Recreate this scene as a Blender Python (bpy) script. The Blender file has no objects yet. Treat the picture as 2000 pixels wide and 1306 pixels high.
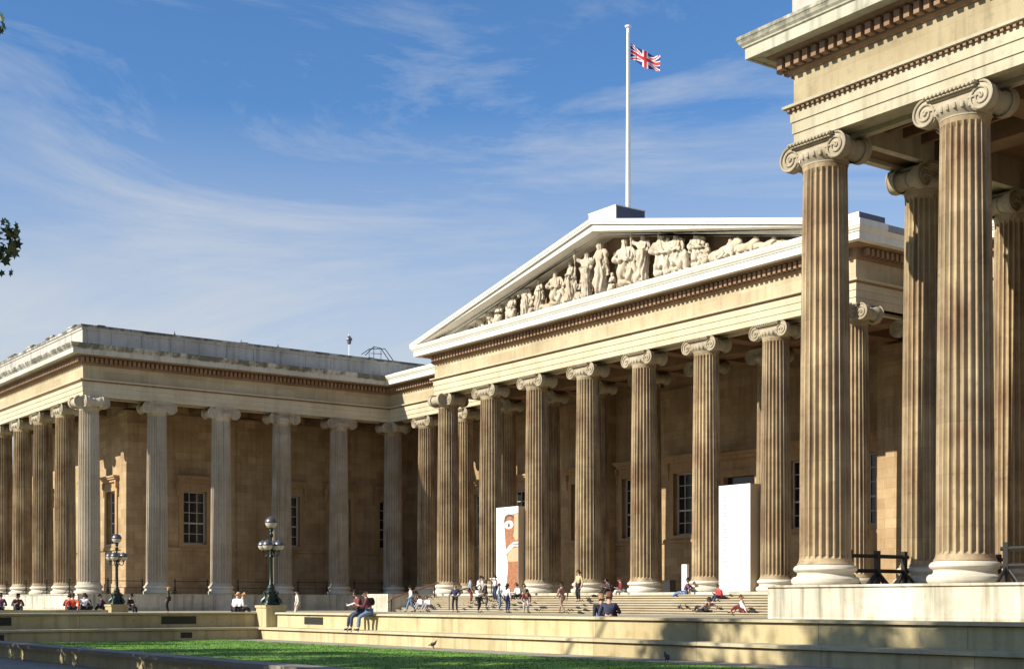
import bpy, bmesh, math, random
import numpy as np
from mathutils import Vector, Matrix

R = math.radians
random.seed(7)
S = 1.12                      # plan units -> metres
scn = bpy.context.scene
C = scn.collection

# ------------------------------------------------------------------ camera
CX, CY, CZ, YAW, F0, U0, V0 = 54.588, -29.902, 1.402, 54.679, 2686.65, 927.5, 1173.1
cam_d = bpy.data.cameras.new('camera'); cam = bpy.data.objects.new('camera', cam_d); C.objects.link(cam)
cam.location = (CX*S, CY*S, CZ*S); cam.rotation_euler = (R(90), 0, R(YAW))
cam_d.sensor_width = 36; cam_d.sensor_fit = 'HORIZONTAL'; cam_d.lens = 36*F0/2000
cam_d.shift_x = (1000-U0)/2000; cam_d.shift_y = (V0-653)/2000
cam_d.clip_end = 5000; cam_d.clip_start = .2
scn.camera = cam

# ------------------------------------------------------------------ light
SUN_EL, SUN_AZ = 30.0, 193.0
W = bpy.data.worlds.new('World'); scn.world = W; W.use_nodes = True
nt = W.node_tree; nt.nodes.clear()
def wn(t, **k):
    n = nt.nodes.new(t)
    for a, b in k.items(): setattr(n, a, b)
    return n
out = wn('ShaderNodeOutputWorld'); bg = wn('ShaderNodeBackground'); sky = wn('ShaderNodeTexSky')
sky.sky_type = 'NISHITA'; sky.sun_disc = False; sky.sun_elevation = R(SUN_EL); sky.sun_rotation = R(SUN_AZ)
sky.altitude = 50; sky.air_density = 1.0; sky.dust_density = .6; sky.ozone_density = 2.2
tc = wn('ShaderNodeTexCoord')
# thin cirrus, laid out by direction only
mp = wn('ShaderNodeMapping'); mp.inputs['Location'].default_value = (8, 2, 5); mp.inputs['Rotation'].default_value = (R(14), R(-10), R(60)); mp.inputs['Scale'].default_value = (1.2, 1.2, 6)
nz = wn('ShaderNodeTexNoise'); nz.inputs['Scale'].default_value = 1.5; nz.inputs['Detail'].default_value = 9; nz.inputs['Roughness'].default_value = .66; nz.inputs['Distortion'].default_value = .9
mp2 = wn('ShaderNodeMapping'); mp2.inputs['Scale'].default_value = (1, 1, 1.6)
nz2 = wn('ShaderNodeTexNoise'); nz2.inputs['Scale'].default_value = 2.1; nz2.inputs['Detail'].default_value = 3
cr = wn('ShaderNodeValToRGB'); cr.color_ramp.elements[0].position = .47; cr.color_ramp.elements[1].position = .74
cr2 = wn('ShaderNodeValToRGB'); cr2.color_ramp.elements[0].position = .34; cr2.color_ramp.elements[1].position = .60
mul = wn('ShaderNodeMath', operation='MULTIPLY'); mul2 = wn('ShaderNodeMath', operation='MULTIPLY'); mul2.inputs[1].default_value = .84
sep = wn('ShaderNodeSeparateXYZ')
hz = wn('ShaderNodeMapRange'); hz.inputs['From Min'].default_value = .15; hz.inputs['From Max'].default_value = .335; hz.inputs['To Min'].default_value = .80; hz.inputs['To Max'].default_value = 0.0
addm = wn('ShaderNodeMath', operation='MAXIMUM'); addm.use_clamp = True
addm2 = wn('ShaderNodeMath', operation='ADD'); addm2.use_clamp = True
mix = wn('ShaderNodeMix', data_type='RGBA'); mix.inputs['B'].default_value = (5.3, 5.55, 5.8, 1)
tint = wn('ShaderNodeMix', data_type='RGBA', blend_type='MULTIPLY'); tint.inputs['Factor'].default_value = 1; tint.inputs['B'].default_value = (.66, 1.0, 1.32, 1)
L = nt.links.new
L(tc.outputs['Generated'], mp.inputs[0]); L(mp.outputs[0], nz.inputs[0]); L(nz.outputs['Fac'], cr.inputs[0])
L(tc.outputs['Generated'], mp2.inputs[0]); L(mp2.outputs[0], nz2.inputs[0]); L(nz2.outputs['Fac'], cr2.inputs[0])
L(cr.outputs[0], mul.inputs[0]); L(cr2.outputs[0], mul.inputs[1]); L(mul.outputs[0], mul2.inputs[0])
L(tc.outputs['Generated'], sep.inputs[0]); L(sep.outputs['Z'], hz.inputs['Value'])
L(mul2.outputs[0], addm2.inputs[0]); L(hz.outputs[0], addm2.inputs[1])
L(sky.outputs[0], tint.inputs['A']); L(tint.outputs['Result'], mix.inputs['A']); L(addm2.outputs[0], mix.inputs['Factor'])
L(mix.outputs['Result'], bg.inputs[0]); bg.inputs[1].default_value = .082
L(bg.outputs[0], out.inputs[0])

sd = bpy.data.lights.new('sun', 'SUN'); sd.energy = 5.0; sd.angle = R(.5); sd.color = (1, .93, .80)
sun = bpy.data.objects.new('sun', sd); C.objects.link(sun)
saz = R(SUN_AZ); sel = R(SUN_EL)
to_sun = Vector((math.sin(saz)*math.cos(sel), math.cos(saz)*math.cos(sel), math.sin(sel)))
sun.rotation_euler = to_sun.to_track_quat('Z', 'Y').to_euler()
sun.location = (0, -60, 60)
scn.view_settings.view_transform = 'Standard'; scn.view_settings.look = 'None'
scn.view_settings.exposure = 0.60; scn.view_settings.gamma = 1
scn.cycles.max_bounces = 6; scn.cycles.diffuse_bounces = 4

# ------------------------------------------------------------------ materials
def new_mat(name):
    m = bpy.data.materials.new(name); m.use_nodes = True
    return m, m.node_tree, m.node_tree.nodes['Principled BSDF']
def plain(name, col, rough=.7, metal=0., var=0.):
    m, t, b = new_mat(name)
    b.inputs['Base Color'].default_value = (*col, 1); b.inputs['Roughness'].default_value = rough; b.inputs['Metallic'].default_value = metal
    if var:
        n = t.nodes.new('ShaderNodeTexNoise'); n.inputs['Scale'].default_value = 7; n.inputs['Detail'].default_value = 4
        c = t.nodes.new('ShaderNodeTexCoord'); t.links.new(c.outputs['Object'], n.inputs[0])
        r = t.nodes.new('ShaderNodeValToRGB'); r.color_ramp.elements[0].position = .3; r.color_ramp.elements[1].position = .7
        r.color_ramp.elements[0].color = (*[x*(1-var) for x in col], 1); r.color_ramp.elements[1].color = (*[min(1, x*(1+var)) for x in col], 1)
        t.links.new(n.outputs['Fac'], r.inputs[0]); t.links.new(r.outputs[0], b.inputs['Base Color'])
    return m
def stone(name, base, tint, grime=(.10, .085, .06), grime_amt=.35, streak=.4, blocks=0, per_obj=0, bump=.25, rough=.88, joint=.55, horiz=False, topgrime=None):
    """weathered ashlar: mottling, vertical streaks, optional block joints"""
    m, t, b = new_mat(name); N = t.nodes.new; K = t.links.new
    b.inputs['Roughness'].default_value = rough
    g = N('ShaderNodeNewGeometry'); pos = g.outputs['Position']
    n1 = N('ShaderNodeTexNoise'); n1.inputs['Scale'].default_value = .55; n1.inputs['Detail'].default_value = 7; n1.inputs['Roughness'].default_value = .65; K(pos, n1.inputs[0])
    r1 = N('ShaderNodeValToRGB'); r1.color_ramp.elements[0].position = .33; r1.color_ramp.elements[1].position = .68
    r1.color_ramp.elements[0].color = (*tint, 1); r1.color_ramp.elements[1].color = (*base, 1); K(n1.outputs['Fac'], r1.inputs[0])
    cur = r1.outputs[0]
    mp = N('ShaderNodeMapping'); mp.inputs['Scale'].default_value = (2.2, 2.2, .16); K(pos, mp.inputs[0])
    n2 = N('ShaderNodeTexNoise'); n2.inputs['Scale'].default_value = 1.4; n2.inputs['Detail'].default_value = 5; K(mp.outputs[0], n2.inputs[0])
    r2 = N('ShaderNodeValToRGB'); r2.color_ramp.elements[0].position = .5; r2.color_ramp.elements[1].position = .75; K(n2.outputs['Fac'], r2.inputs[0])
    ms = N('ShaderNodeMath'); ms.operation = 'MULTIPLY'; ms.inputs[1].default_value = streak; K(r2.outputs[0], ms.inputs[0])
    mx = N('ShaderNodeMix'); mx.data_type = 'RGBA'; mx.inputs['B'].default_value = (*grime, 1); K(cur, mx.inputs['A']); K(ms.outputs[0], mx.inputs['Factor']); cur = mx.outputs['Result']
    n3 = N('ShaderNodeTexNoise'); n3.inputs['Scale'].default_value = 3.2; n3.inputs['Detail'].default_value = 8; n3.inputs['Roughness'].default_value = .7; K(pos, n3.inputs[0])
    r3 = N('ShaderNodeValToRGB'); r3.color_ramp.elements[0].position = .56; r3.color_ramp.elements[1].position = .76; K(n3.outputs['Fac'], r3.inputs[0])
    m3 = N('ShaderNodeMath'); m3.operation = 'MULTIPLY'; m3.inputs[1].default_value = grime_amt; K(r3.outputs[0], m3.inputs[0])
    mx3 = N('ShaderNodeMix'); mx3.data_type = 'RGBA'; mx3.inputs['B'].default_value = (*grime, 1); K(cur, mx3.inputs['A']); K(m3.outputs[0], mx3.inputs['Factor']); cur = mx3.outputs['Result']
    if topgrime:     # dark algae band between two heights (metres) broken up by noise
        z0, z1, amt = topgrime
        sp = N('ShaderNodeSeparateXYZ'); K(pos, sp.inputs[0])
        mr = N('ShaderNodeMapRange'); mr.inputs['From Min'].default_value = z0; mr.inputs['From Max'].default_value = z1; K(sp.outputs['Z'], mr.inputs['Value'])
        mp4 = N('ShaderNodeMapping'); mp4.inputs['Scale'].default_value = (1, 1, .5); K(pos, mp4.inputs[0])
        n4 = N('ShaderNodeTexNoise'); n4.inputs['Scale'].default_value = .9; n4.inputs['Detail'].default_value = 9; n4.inputs['Roughness'].default_value = .75; K(mp4.outputs[0], n4.inputs[0])
        ad = N('ShaderNodeMath'); ad.operation = 'MULTIPLY'; K(mr.outputs[0], ad.inputs[0]); K(n4.outputs['Fac'], ad.inputs[1])
        r4 = N('ShaderNodeValToRGB'); r4.color_ramp.elements[0].position = .42; r4.color_ramp.elements[1].position = .53; K(ad.outputs[0], r4.inputs[0])
        m4 = N('ShaderNodeMath'); m4.operation = 'MULTIPLY'; m4.inputs[1].default_value = amt; K(r4.outputs[0], m4.inputs[0])
        mx4 = N('ShaderNodeMix'); mx4.data_type = 'RGBA'; mx4.inputs['B'].default_value = (.07, .07, .05, 1); K(cur, mx4.inputs['A']); K(m4.outputs[0], mx4.inputs['Factor']); cur = mx4.outputs['Result']
    hgt = n3.outputs['Fac']
    if per_obj:
        oi = N('ShaderNodeObjectInfo'); mr = N('ShaderNodeMapRange'); mr.inputs['To Min'].default_value = 1-per_obj; mr.inputs['To Max'].default_value = 1+per_obj
        K(oi.outputs['Random'], mr.inputs['Value'])
        hs = N('ShaderNodeHueSaturation'); K(mr.outputs[0], hs.inputs['Value']); K(cur, hs.inputs['Color']); cur = hs.outputs[0]
        # drum joints
        sp = N('ShaderNodeSeparateXYZ'); K(pos, sp.inputs[0])
        md = N('ShaderNodeMath'); md.operation = 'FRACT'; dv = N('ShaderNodeMath'); dv.operation = 'MULTIPLY_ADD'; dv.inputs[1].default_value = 1/1.45; K(oi.outputs['Random'], dv.inputs[2]); K(sp.outputs['Z'], dv.inputs[0]); K(dv.outputs[0], md.inputs[0])
        fl = N('ShaderNodeMath'); fl.operation = 'FLOOR'; K(dv.outputs[0], fl.inputs[0])
        wn_ = N('ShaderNodeTexWhiteNoise'); wn_.noise_dimensions = '2D'; cb = N('ShaderNodeCombineXYZ'); K(fl.outputs[0], cb.inputs[0]); K(oi.outputs['Random'], cb.inputs[1]); K(cb.outputs[0], wn_.inputs['Vector'])
        mr2 = N('ShaderNodeMapRange'); mr2.inputs['To Min'].default_value = .92; mr2.inputs['To Max'].default_value = 1.06; K(wn_.outputs['Value'], mr2.inputs['Value'])
        lt = N('ShaderNodeMath'); lt.operation = 'LESS_THAN'; lt.inputs[1].default_value = .02; K(md.outputs[0], lt.inputs[0])
        sb = N('ShaderNodeMath'); sb.operation = 'MULTIPLY_ADD'; sb.inputs[1].default_value = -.14; K(lt.outputs[0], sb.inputs[0]); K(mr2.outputs[0], sb.inputs[2])
        h2 = N('ShaderNodeHueSaturation'); K(sb.outputs[0], h2.inputs['Value']); K(cur, h2.inputs['Color']); cur = h2.outputs[0]
    if blocks:
        sp = N('ShaderNodeSeparateXYZ'); K(pos, sp.inputs[0])
        ad = N('ShaderNodeMath'); ad.operation = 'ADD'; K(sp.outputs['X'], ad.inputs[0]); K(sp.outputs['Y'], ad.inputs[1])
        cb = N('ShaderNodeCombineXYZ'); K(ad.outputs[0], cb.inputs[0]); K(sp.outputs['Z'], cb.inputs[1])
        bt = N('ShaderNodeTexBrick'); bt.inputs['Scale'].default_value = 1.0
        bt.inputs['Brick Width'].default_value = blocks*2.2; bt.inputs['Row Height'].default_value = blocks
        bt.inputs['Mortar Size'].default_value = .012; bt.inputs['Mortar Smooth'].default_value = .3
        bt.inputs['Color1'].default_value = (1, .98, .94, 1); bt.inputs['Color2'].default_value = (.76, .72, .66, 1); bt.inputs['Mortar'].default_value = (joint, joint*.94, joint*.85, 1)
        K(cb.outputs[0], bt.inputs['Vector'])
        mm = N('ShaderNodeMix'); mm.data_type = 'RGBA'; mm.blend_type = 'MULTIPLY'; mm.inputs['Factor'].default_value = 1; K(cur, mm.inputs['A']); K(bt.outputs['Color'], mm.inputs['B']); cur = mm.outputs['Result']
    K(cur, b.inputs['Base Color'])
    if bump:
        bp = N('ShaderNodeBump'); bp.inputs['Strength'].default_value = bump; bp.inputs['Distance'].default_value = .05
        K(hgt, bp.inputs['Height']); K(bp.outputs[0], b.inputs['Normal'])
    return m

M = {}
M['ent'] = stone('weathered_entablature_stone', (.53, .455, .315), (.43, .35, .22), grime=(.20, .17, .11), grime_amt=.4, streak=.35, blocks=1.35, joint=.8)
M['arch'] = stone('architrave_stone', (.56, .495, .35), (.46, .385, .255), grime=(.24, .20, .13), grime_amt=.3, streak=.25)
M['cornice'] = stone('washed_cornice_stone', (.58, .55, .47), (.44, .40, .32), grime=(.13, .12, .09), grime_amt=.35, streak=.35, topgrime=(14.62*S+1.84*S, 15.02*S+1.84*S, .85))
M['rake'] = stone('clean_cornice_stone', (.72, .69, .62), (.62, .58, .50), grime=(.25, .22, .17), grime_amt=.22, streak=.15)
M['parapet'] = stone('parapet_stone', (.50, .475, .42), (.38, .35, .30), grime=(.10, .10, .08), grime_amt=.4, streak=.5, topgrime=(16.15*S+1.84*S, 16.50*S+1.84*S, .9))
M['dentil'] = stone('dark_dentil_stone', (.30, .19, .115), (.20, .115, .065), grime_amt=.3)  # dark brown for dentils, bed mouldings and the strip under the taenia
M['shaft'] = stone('warm_column_stone', (.47, .375, .225), (.225, .14, .075), grime=(.10, .06, .03), grime_amt=.65, streak=.95, per_obj=.14, bump=.3)
M['shaft_grey'] = stone('washed_column_stone', (.54, .475, .37), (.42, .345, .245), grime=(.20, .15, .10), grime_amt=.4, streak=.5, per_obj=.08)
M['shaft_mid'] = stone('part_washed_column_stone', (.48, .42, .32), (.34, .26, .17), grime=(.14, .10, .06), grime_amt=.5, streak=.7, per_obj=.1)
M['capital'] = stone('capital_stone', (.44, .385, .28), (.29, .235, .15), grime=(.12, .10, .07), grime_amt=.5, streak=.3)
M['base'] = stone('column_base_stone', (.62, .58, .49), (.50, .45, .35), grime=(.22, .18, .12), grime_amt=.3, streak=.2)
M['podium'] = stone('podium_stone', (.72, .70, .62), (.46, .43, .34), grime=(.17, .17, .11), grime_amt=.45, streak=.85, blocks=1.1, joint=.8)
M['wall'] = stone('ochre_ashlar', (.49, .365, .215), (.345, .235, .125), grime=(.16, .095, .045), grime_amt=.4, streak=.4, blocks=.56, joint=.62)
M['trim'] = stone('window_surround_stone', (.46, .30, .15), (.34, .21, .10), grime_amt=.3)
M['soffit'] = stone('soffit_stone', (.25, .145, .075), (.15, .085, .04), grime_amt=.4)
M['terrace'] = stone('terrace_paving', (.36, .32, .23), (.28, .24, .16), grime=(.20, .17, .12), grime_amt=.3, streak=.1)
M['step'] = stone('step_stone', (.42, .37, .26), (.32, .26, .17), grime=(.18, .14, .09), grime_amt=.4, streak=.1)
M['low'] = stone('low_wall_stone', (.57, .50, .31), (.45, .37, .20), grime=(.20, .15, .08), grime_amt=.5, streak=.6, blocks=1.9, joint=.5)
M['lowcope'] = stone('low_wall_coping_stone', (.56, .51, .36), (.44, .38, .25), grime=(.18, .15, .09), grime_amt=.5, streak=.3, blocks=1.9, joint=.55)
M['paving'] = stone('forecourt_paving', (.33, .30, .26), (.25, .22, .18), grime=(.15, .13, .11), grime_amt=.4, streak=.0)
M['statue'] = stone('carved_statue_stone', (.58, .52, .42), (.40, .33, .23), grime=(.18, .12, .07), grime_amt=.6, streak=.4)
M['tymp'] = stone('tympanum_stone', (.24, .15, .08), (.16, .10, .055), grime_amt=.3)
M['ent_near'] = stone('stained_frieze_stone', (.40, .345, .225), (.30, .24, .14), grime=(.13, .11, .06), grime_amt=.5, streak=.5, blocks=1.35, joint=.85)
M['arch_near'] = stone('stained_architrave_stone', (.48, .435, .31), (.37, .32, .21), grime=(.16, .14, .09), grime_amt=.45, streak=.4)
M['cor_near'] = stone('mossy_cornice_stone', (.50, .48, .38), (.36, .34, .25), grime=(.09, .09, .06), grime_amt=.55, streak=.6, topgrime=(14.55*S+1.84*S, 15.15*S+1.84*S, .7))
M['roof'] = plain('roof_lead', (.20, .21, .22), .6, 0, .2)
M['iron'] = plain('black_iron', (.025, .022, .02), .45, .3)
M['rust_rail'] = plain('brown_handrail', (.25, .12, .06), .5, .2, .2)
M['sash'] = plain('white_sash_paint', (.50, .47, .42), .5)
M['pane'] = plain('dark_window_glass', (.018, .018, .02), .06)
M['door'] = plain('dark_door_wood', (.05, .03, .02), .5, 0, .2)
M['pole'] = plain('white_pole_paint', (.85, .85, .85), .4)
M['lampgreen'] = plain('bronze_green_paint', (.018, .032, .026), .38, .4, .3)
M['globe'] = plain('frosted_lamp_glass', (.50, .44, .36), .15)
M['globecap'] = plain('tinned_lamp_cap', (.13, .13, .135), .38, .6)
M['banner'] = plain('white_banner', (.72, .72, .72), .5, 0, .04)
M['bannerside'] = plain('banner_side', (.42, .33, .22), .6)
M['vent'] = plain('vent_metal', (.035, .035, .03), .6, .3)
M['bark'] = plain('plane_bark', (.16, .13, .09), .9, 0, .4)
M['blockshade'] = plain('painted_shade_blue', (.055, .06, .095), .5, 0, .15)  # dark blue that paints shade on the roof blocks

# grass
m, t, b = new_mat('lawn_grass'); M['grass'] = m
g = t.nodes.new('ShaderNodeNewGeometry'); n1 = t.nodes.new('ShaderNodeTexNoise'); n1.inputs['Scale'].default_value = .5; n1.inputs['Detail'].default_value = 8; n1.inputs['Roughness'].default_value = .6
t.links.new(g.outputs['Position'], n1.inputs[0]); r1 = t.nodes.new('ShaderNodeValToRGB'); r1.color_ramp.elements[0].position = .35; r1.color_ramp.elements[1].position = .66
r1.color_ramp.elements[0].color = (.065, .155, .014, 1); r1.color_ramp.elements[1].color = (.16, .33, .03, 1)
t.links.new(n1.outputs['Fac'], r1.inputs[0]); t.links.new(r1.outputs[0], b.inputs['Base Color']); b.inputs['Roughness'].default_value = .9
m, t, b = new_mat('plane_leaf'); M['leaf'] = m
oi = t.nodes.new('ShaderNodeNewGeometry'); n1 = t.nodes.new('ShaderNodeTexNoise'); n1.inputs['Scale'].default_value = .8; t.links.new(oi.outputs['Position'], n1.inputs[0])
r1 = t.nodes.new('ShaderNodeValToRGB'); r1.color_ramp.elements[0].color = (.02, .04, .008, 1); r1.color_ramp.elements[1].color = (.07, .10, .02, 1)
t.links.new(n1.outputs['Fac'], r1.inputs[0]); t.links.new(r1.outputs[0], b.inputs['Base Color'])

# ------------------------------------------------------------------ mesh helpers
ORG = {}
def tag(o, label=None, cat=None, group=None, kind=None):
    if label: o['label'] = label
    if cat: o['category'] = cat
    if group: o['group'] = group
    if kind: o['kind'] = kind
    return o
def empty(name, loc, label, cat, group=None):
    """an Empty at the base of a thing; loc in metres"""
    o = bpy.data.objects.new(name, None); C.objects.link(o); o.location = loc; o.empty_display_size = .3
    ORG[o.name] = Vector(loc); return tag(o, label, cat, group)
class MB:
    def __init__(s): s.v = []; s.f = []; s.m = []; s.cur = 0
    def add(s, vs, fs):
        k = len(s.v); s.v += [tuple(v) for v in vs]; s.f += [tuple(i+k for i in f) for f in fs]; s.m += [s.cur]*len(fs); return s
    def box(s, x0, x1, y0, y1, z0, z1):
        return s.add([(x0,y0,z0),(x1,y0,z0),(x1,y1,z0),(x0,y1,z0),(x0,y0,z1),(x1,y0,z1),(x1,y1,z1),(x0,y1,z1)],
                     [(3,2,1,0),(4,5,6,7),(0,1,5,4),(1,2,6,5),(2,3,7,6),(3,0,4,7)])
    def quad(s, a, b, c, d): return s.add([a,b,c,d], [(0,1,2,3)])
    def lathe(s, prof, n=24, c=(0,0,0), cap=True):
        vs = []; fs = []
        for r, z in prof:
            for i in range(n):
                a = 2*math.pi*i/n; vs.append((c[0]+r*math.cos(a), c[1]+r*math.sin(a), c[2]+z))
        for j in range(len(prof)-1):
            for i in range(n): fs.append((j*n+i, j*n+(i+1)%n, (j+1)*n+(i+1)%n, (j+1)*n+i))
        if cap: fs.append(tuple(reversed(range(n)))); fs.append(tuple((len(prof)-1)*n+i for i in range(n)))
        return s.add(vs, fs)
    def tube(s, pts, rad, n=8, cap=True):
        pts = [Vector(p) for p in pts]; rr = rad if isinstance(rad, (list, tuple)) else [rad]*len(pts)
        vs = []; fs = []; prev = None
        for i, p in enumerate(pts):
            d = (pts[min(i+1, len(pts)-1)]-pts[max(i-1, 0)]).normalized()
            if prev is None:
                u = d.cross(Vector((0,0,1)));
                if u.length < 1e-3: u = Vector((1,0,0))
            else: u = prev-d*prev.dot(d)
            u.normalize(); prev = u; w = d.cross(u)
            for k in range(n):
                a = 2*math.pi*k/n; vs.append(p+(u*math.cos(a)+w*math.sin(a))*rr[i])
        for i in range(len(pts)-1):
            for k in range(n): fs.append((i*n+k, i*n+(k+1)%n, (i+1)*n+(k+1)%n, (i+1)*n+k))
        if cap: fs.append(tuple(reversed(range(n)))); fs.append(tuple((len(pts)-1)*n+k for k in range(n)))
        return s.add(vs, fs)
    def ball(s, c, r, n=12, sz=1., half=None):
        pr = []; k = n//2
        a0, a1 = (-90, 90) if half is None else ((0, 90) if half == 'top' else (-90, 0))
        for i in range(k+1):
            a = R(a0+(a1-a0)*i/k); pr.append((max(r*math.cos(a), 1e-4), r*math.sin(a)*sz))
        return s.lathe(pr, n, c)
    def prism(s, poly, y0, y1):
        """polygon in x,z extruded along y"""
        n = len(poly)
        return s.add([(x, y0, z) for x, z in poly]+[(x, y1, z) for x, z in poly],
                     [tuple(range(n)), tuple(reversed(range(n, 2*n)))]+[(i, i+n, (i+1)%n+n, (i+1)%n) for i in range(n)])
    def build(s, name, mat, parent=None, scale=S, smooth=0, loc=None):
        me = bpy.data.meshes.new(name); org = Vector((0,0,0))
        if loc is not None: org = Vector(loc)
        base = ORG.get(parent.name, Vector((0,0,0))) if parent is not None else Vector((0,0,0))
        a = np.array(s.v, float)*scale - np.array(org if parent is None or loc is not None else base)
        me.from_pydata(a.tolist(), [], s.f); 
        for mm in (mat if isinstance(mat, (list, tuple)) else [mat]): me.materials.append(mm)
        if any(s.m): me.polygons.foreach_set('material_index', s.m)
        me.update()
        if smooth: me.shade_smooth(); me.set_sharp_from_angle(angle=R(smooth))
        o = bpy.data.objects.new(name, me); C.objects.link(o)
        if parent is not None:
            o.parent = parent
            if loc is not None: o.location = org-base
            ORG[o.name] = org if loc is not None else base
        else:
            o.location = org; ORG[o.name] = org
        return o
def xf(mb, fn):
    mb.v = [tuple(fn(Vector(v))) for v in mb.v]; return mb
def sweep(mb, path, prof, pre=None, post=None, caps=True):
    """profile (offset to the right of travel, z) swept along a plan polyline with mitres"""
    P = [Vector(p) for p in path]; full = ([Vector(pre)] if pre else [])+P+([Vector(post)] if post else [])
    k0 = 1 if pre else 0; vs = []; fs = []; n = len(prof)
    for i in range(len(P)):
        j = i+k0; ns = []
        if j > 0: d = (full[j]-full[j-1]).normalized(); ns.append(Vector((d.y, -d.x)))
        if j < len(full)-1: d = (full[j+1]-full[j]).normalized(); ns.append(Vector((d.y, -d.x)))
        off = ns[0] if len(ns) == 1 else (ns[0]+ns[1])/(1+ns[0].dot(ns[1]))
        for p, z in prof: vs.append((P[i].x+off.x*p, P[i].y+off.y*p, z))
    for i in range(len(P)-1):
        for k in range(n-1): fs.append((i*n+k, (i+1)*n+k, (i+1)*n+k+1, i*n+k+1))
    if caps:
        if not pre: fs.append(tuple(range(n)))
        if not post: fs.append(tuple(reversed(range((len(P)-1)*n, len(P)*n))))
    return mb.add(vs, fs)

ZS = 1.84                      # stylobate (plan units); lawn 0, terrace .78
TZ = .78
s4 = 4.45; XW = 29.15; YP = 17.8; YR = 22.25; E = .6
HC = ZS+12.23                  # underside of architrave
def zz(z): return ZS+z
# image point -> plan position on a line y = const / x = const (plan units)
def on_y(u, y):
    a = R(YAW); t = (u-U0)/F0; k = (y-CY)/(math.cos(a)+math.sin(a)*t); return CX+k*(-math.sin(a)+math.cos(a)*t)
def on_x(u, x):
    a = R(YAW); t = (u-U0)/F0; k = (x-CX)/(-math.sin(a)+math.cos(a)*t); return CY+k*(math.cos(a)+math.sin(a)*t)

# ------------------------------------------------------------------ ground, terrace, lawns
g = MB().add([(-400,-300,0),(400,-300,0),(400,400,0),(-400,400,0)], [(0,1,2,3)]).build('ground', M['paving'], scale=1)
tag(g, kind='structure')
def slab(name, rects, z, mat):
    mb = MB()
    for x0, x1, y0, y1 in rects: mb.box(x0, x1, y0, y1, z-.5 if z > .4 else z-.01, z)
    return tag(mb.build(name, mat), kind='structure')
slab('terrace', [(-70, 70, -6.3, 21.0)], TZ, M['terrace'])
slab('path', [(-7.8, 7.8, -45, -6.304)], TZ-.004, M['terrace'])
slab('lawn', [(9.4, 47, -19.2, -8.75), (-47, -9.4, -19.2, -8.75)], .035, M['grass'])
# blades on the lawn nearest the camera
rng = np.random.default_rng(3); n = 26000
xs = rng.uniform(9.4, 42, n)*S; ys = rng.uniform(-19.15, -8.8, n)*S; a = rng.uniform(0, math.pi, n); h = rng.uniform(.012, .03, n); w = rng.uniform(.012, .03, n)
V = np.zeros((n, 3, 3)); z0 = .035*S
V[:, 0] = np.stack([xs-np.cos(a)*w, ys-np.sin(a)*w, np.full(n, z0)], 1); V[:, 1] = np.stack([xs+np.cos(a)*w, ys+np.sin(a)*w, np.full(n, z0)], 1)
V[:, 2] = np.stack([xs+rng.uniform(-.02, .02, n), ys+rng.uniform(-.02, .02, n), z0+h], 1)
me = bpy.data.meshes.new('grass'); me.from_pydata(V.reshape(-1, 3).tolist(), [], np.arange(3*n).reshape(-1, 3).tolist()); me.materials.append(M['grass'])
o = bpy.data.objects.new('grass', me); C.objects.link(o); tag(o, 'short mown grass blades on the sunken lawn', 'grass', kind='stuff')

# ------------------------------------------------------------------ low bench walls round the lawns
def bench_wall(name, path, pre, post, label, vents=()):
    p0 = path[0]
    t = empty(name, (p0[0]*S, p0[1]*S, 0), label, 'low wall')
    sweep(MB(), path, [(-.55,0),(0,0),(0,.335),(-.04,.34),(-.04,.365)], pre, post, False).build('bench_front', M['low'], t)
    sweep(MB(), path, [(-.04,.36),(.10,.365),(.10,.44),(-.50,.455)], pre, post, False).build('bench_ledge', M['lowcope'], t)
    sweep(MB(), path, [(-.50,.455),(-.50,.895),(-.54,.90),(-.54,.925)], pre, post, False).build('wall_face', M['low'], t)
    sweep(MB(), path, [(-.54,.92),(-.40,.925),(-.40,.99),(-.95,1.0),(-.95,.6)], pre, post, False).build('coping', M['lowcope'], t)
    for mb in vents: mb.build('vent', M['vent'], t)
    return t
def vent(ax, c, a, b, z0, z1):
    mb = MB(); 
    def bx(a0, a1, c0, c1, y0, y1):
        if ax == 'x': mb.box(c0, c1, a0, a1, y0, y1)
        else: mb.box(a0, a1, c0, c1, y0, y1)
    sgn = 1 if ax == 'x' else -1
    bx(a, b, min(c-.02*sgn, c+.012*sgn), max(c-.02*sgn, c+.012*sgn), z0, z1)
    n = max(3, int((z1-z0)/.05))
    for i in range(n):
        z = z0+(z1-z0)*(i+.5)/n; bx(a, b, min(c, c+.03*sgn), max(c, c+.03*sgn), z-.008, z+.008)
    return mb
VN = [vent('y', -6.5, on_y(595, -6.5), on_y(631, -6.5), .58, .84)]
VW = [vent('x', 8.0, on_x(0, 8.0)-1.2, on_x(22, 8.0), .58, .86), vent('x', 8.0, on_x(315, 8.0), on_x(383, 8.0), .58, .86),
      vent('x', 8.5, on_x(353, 8.5), on_x(375, 8.5), .09, .29), vent('x', 8.5, on_x(-10, 8.5), on_x(8, 8.5), .09, .29)]
bench_wall('retaining_wall', [(8.5,-7),(47,-7)], (8.5,-19), None, 'long sunlit two-tier stone wall with bench ledge behind the green lawn', VN)
bench_wall('retaining_wall', [(8.5,-19.3),(8.5,-7)], None, (47,-7), 'shaded two-tier stone bench wall at the left end of the lawn, below the nearer lamp', VW)
bench_wall('retaining_wall', [(-47,-7),(-8.5,-7)], None, (-8.5,-19), 'far low stone wall behind the left lamp, on which people sit', [])
bench_wall('retaining_wall', [(-8.5,-7),(-8.5,-19)], (-47,-7), None, 'far low stone wall running from the left lamp out of the picture', [])
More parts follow.
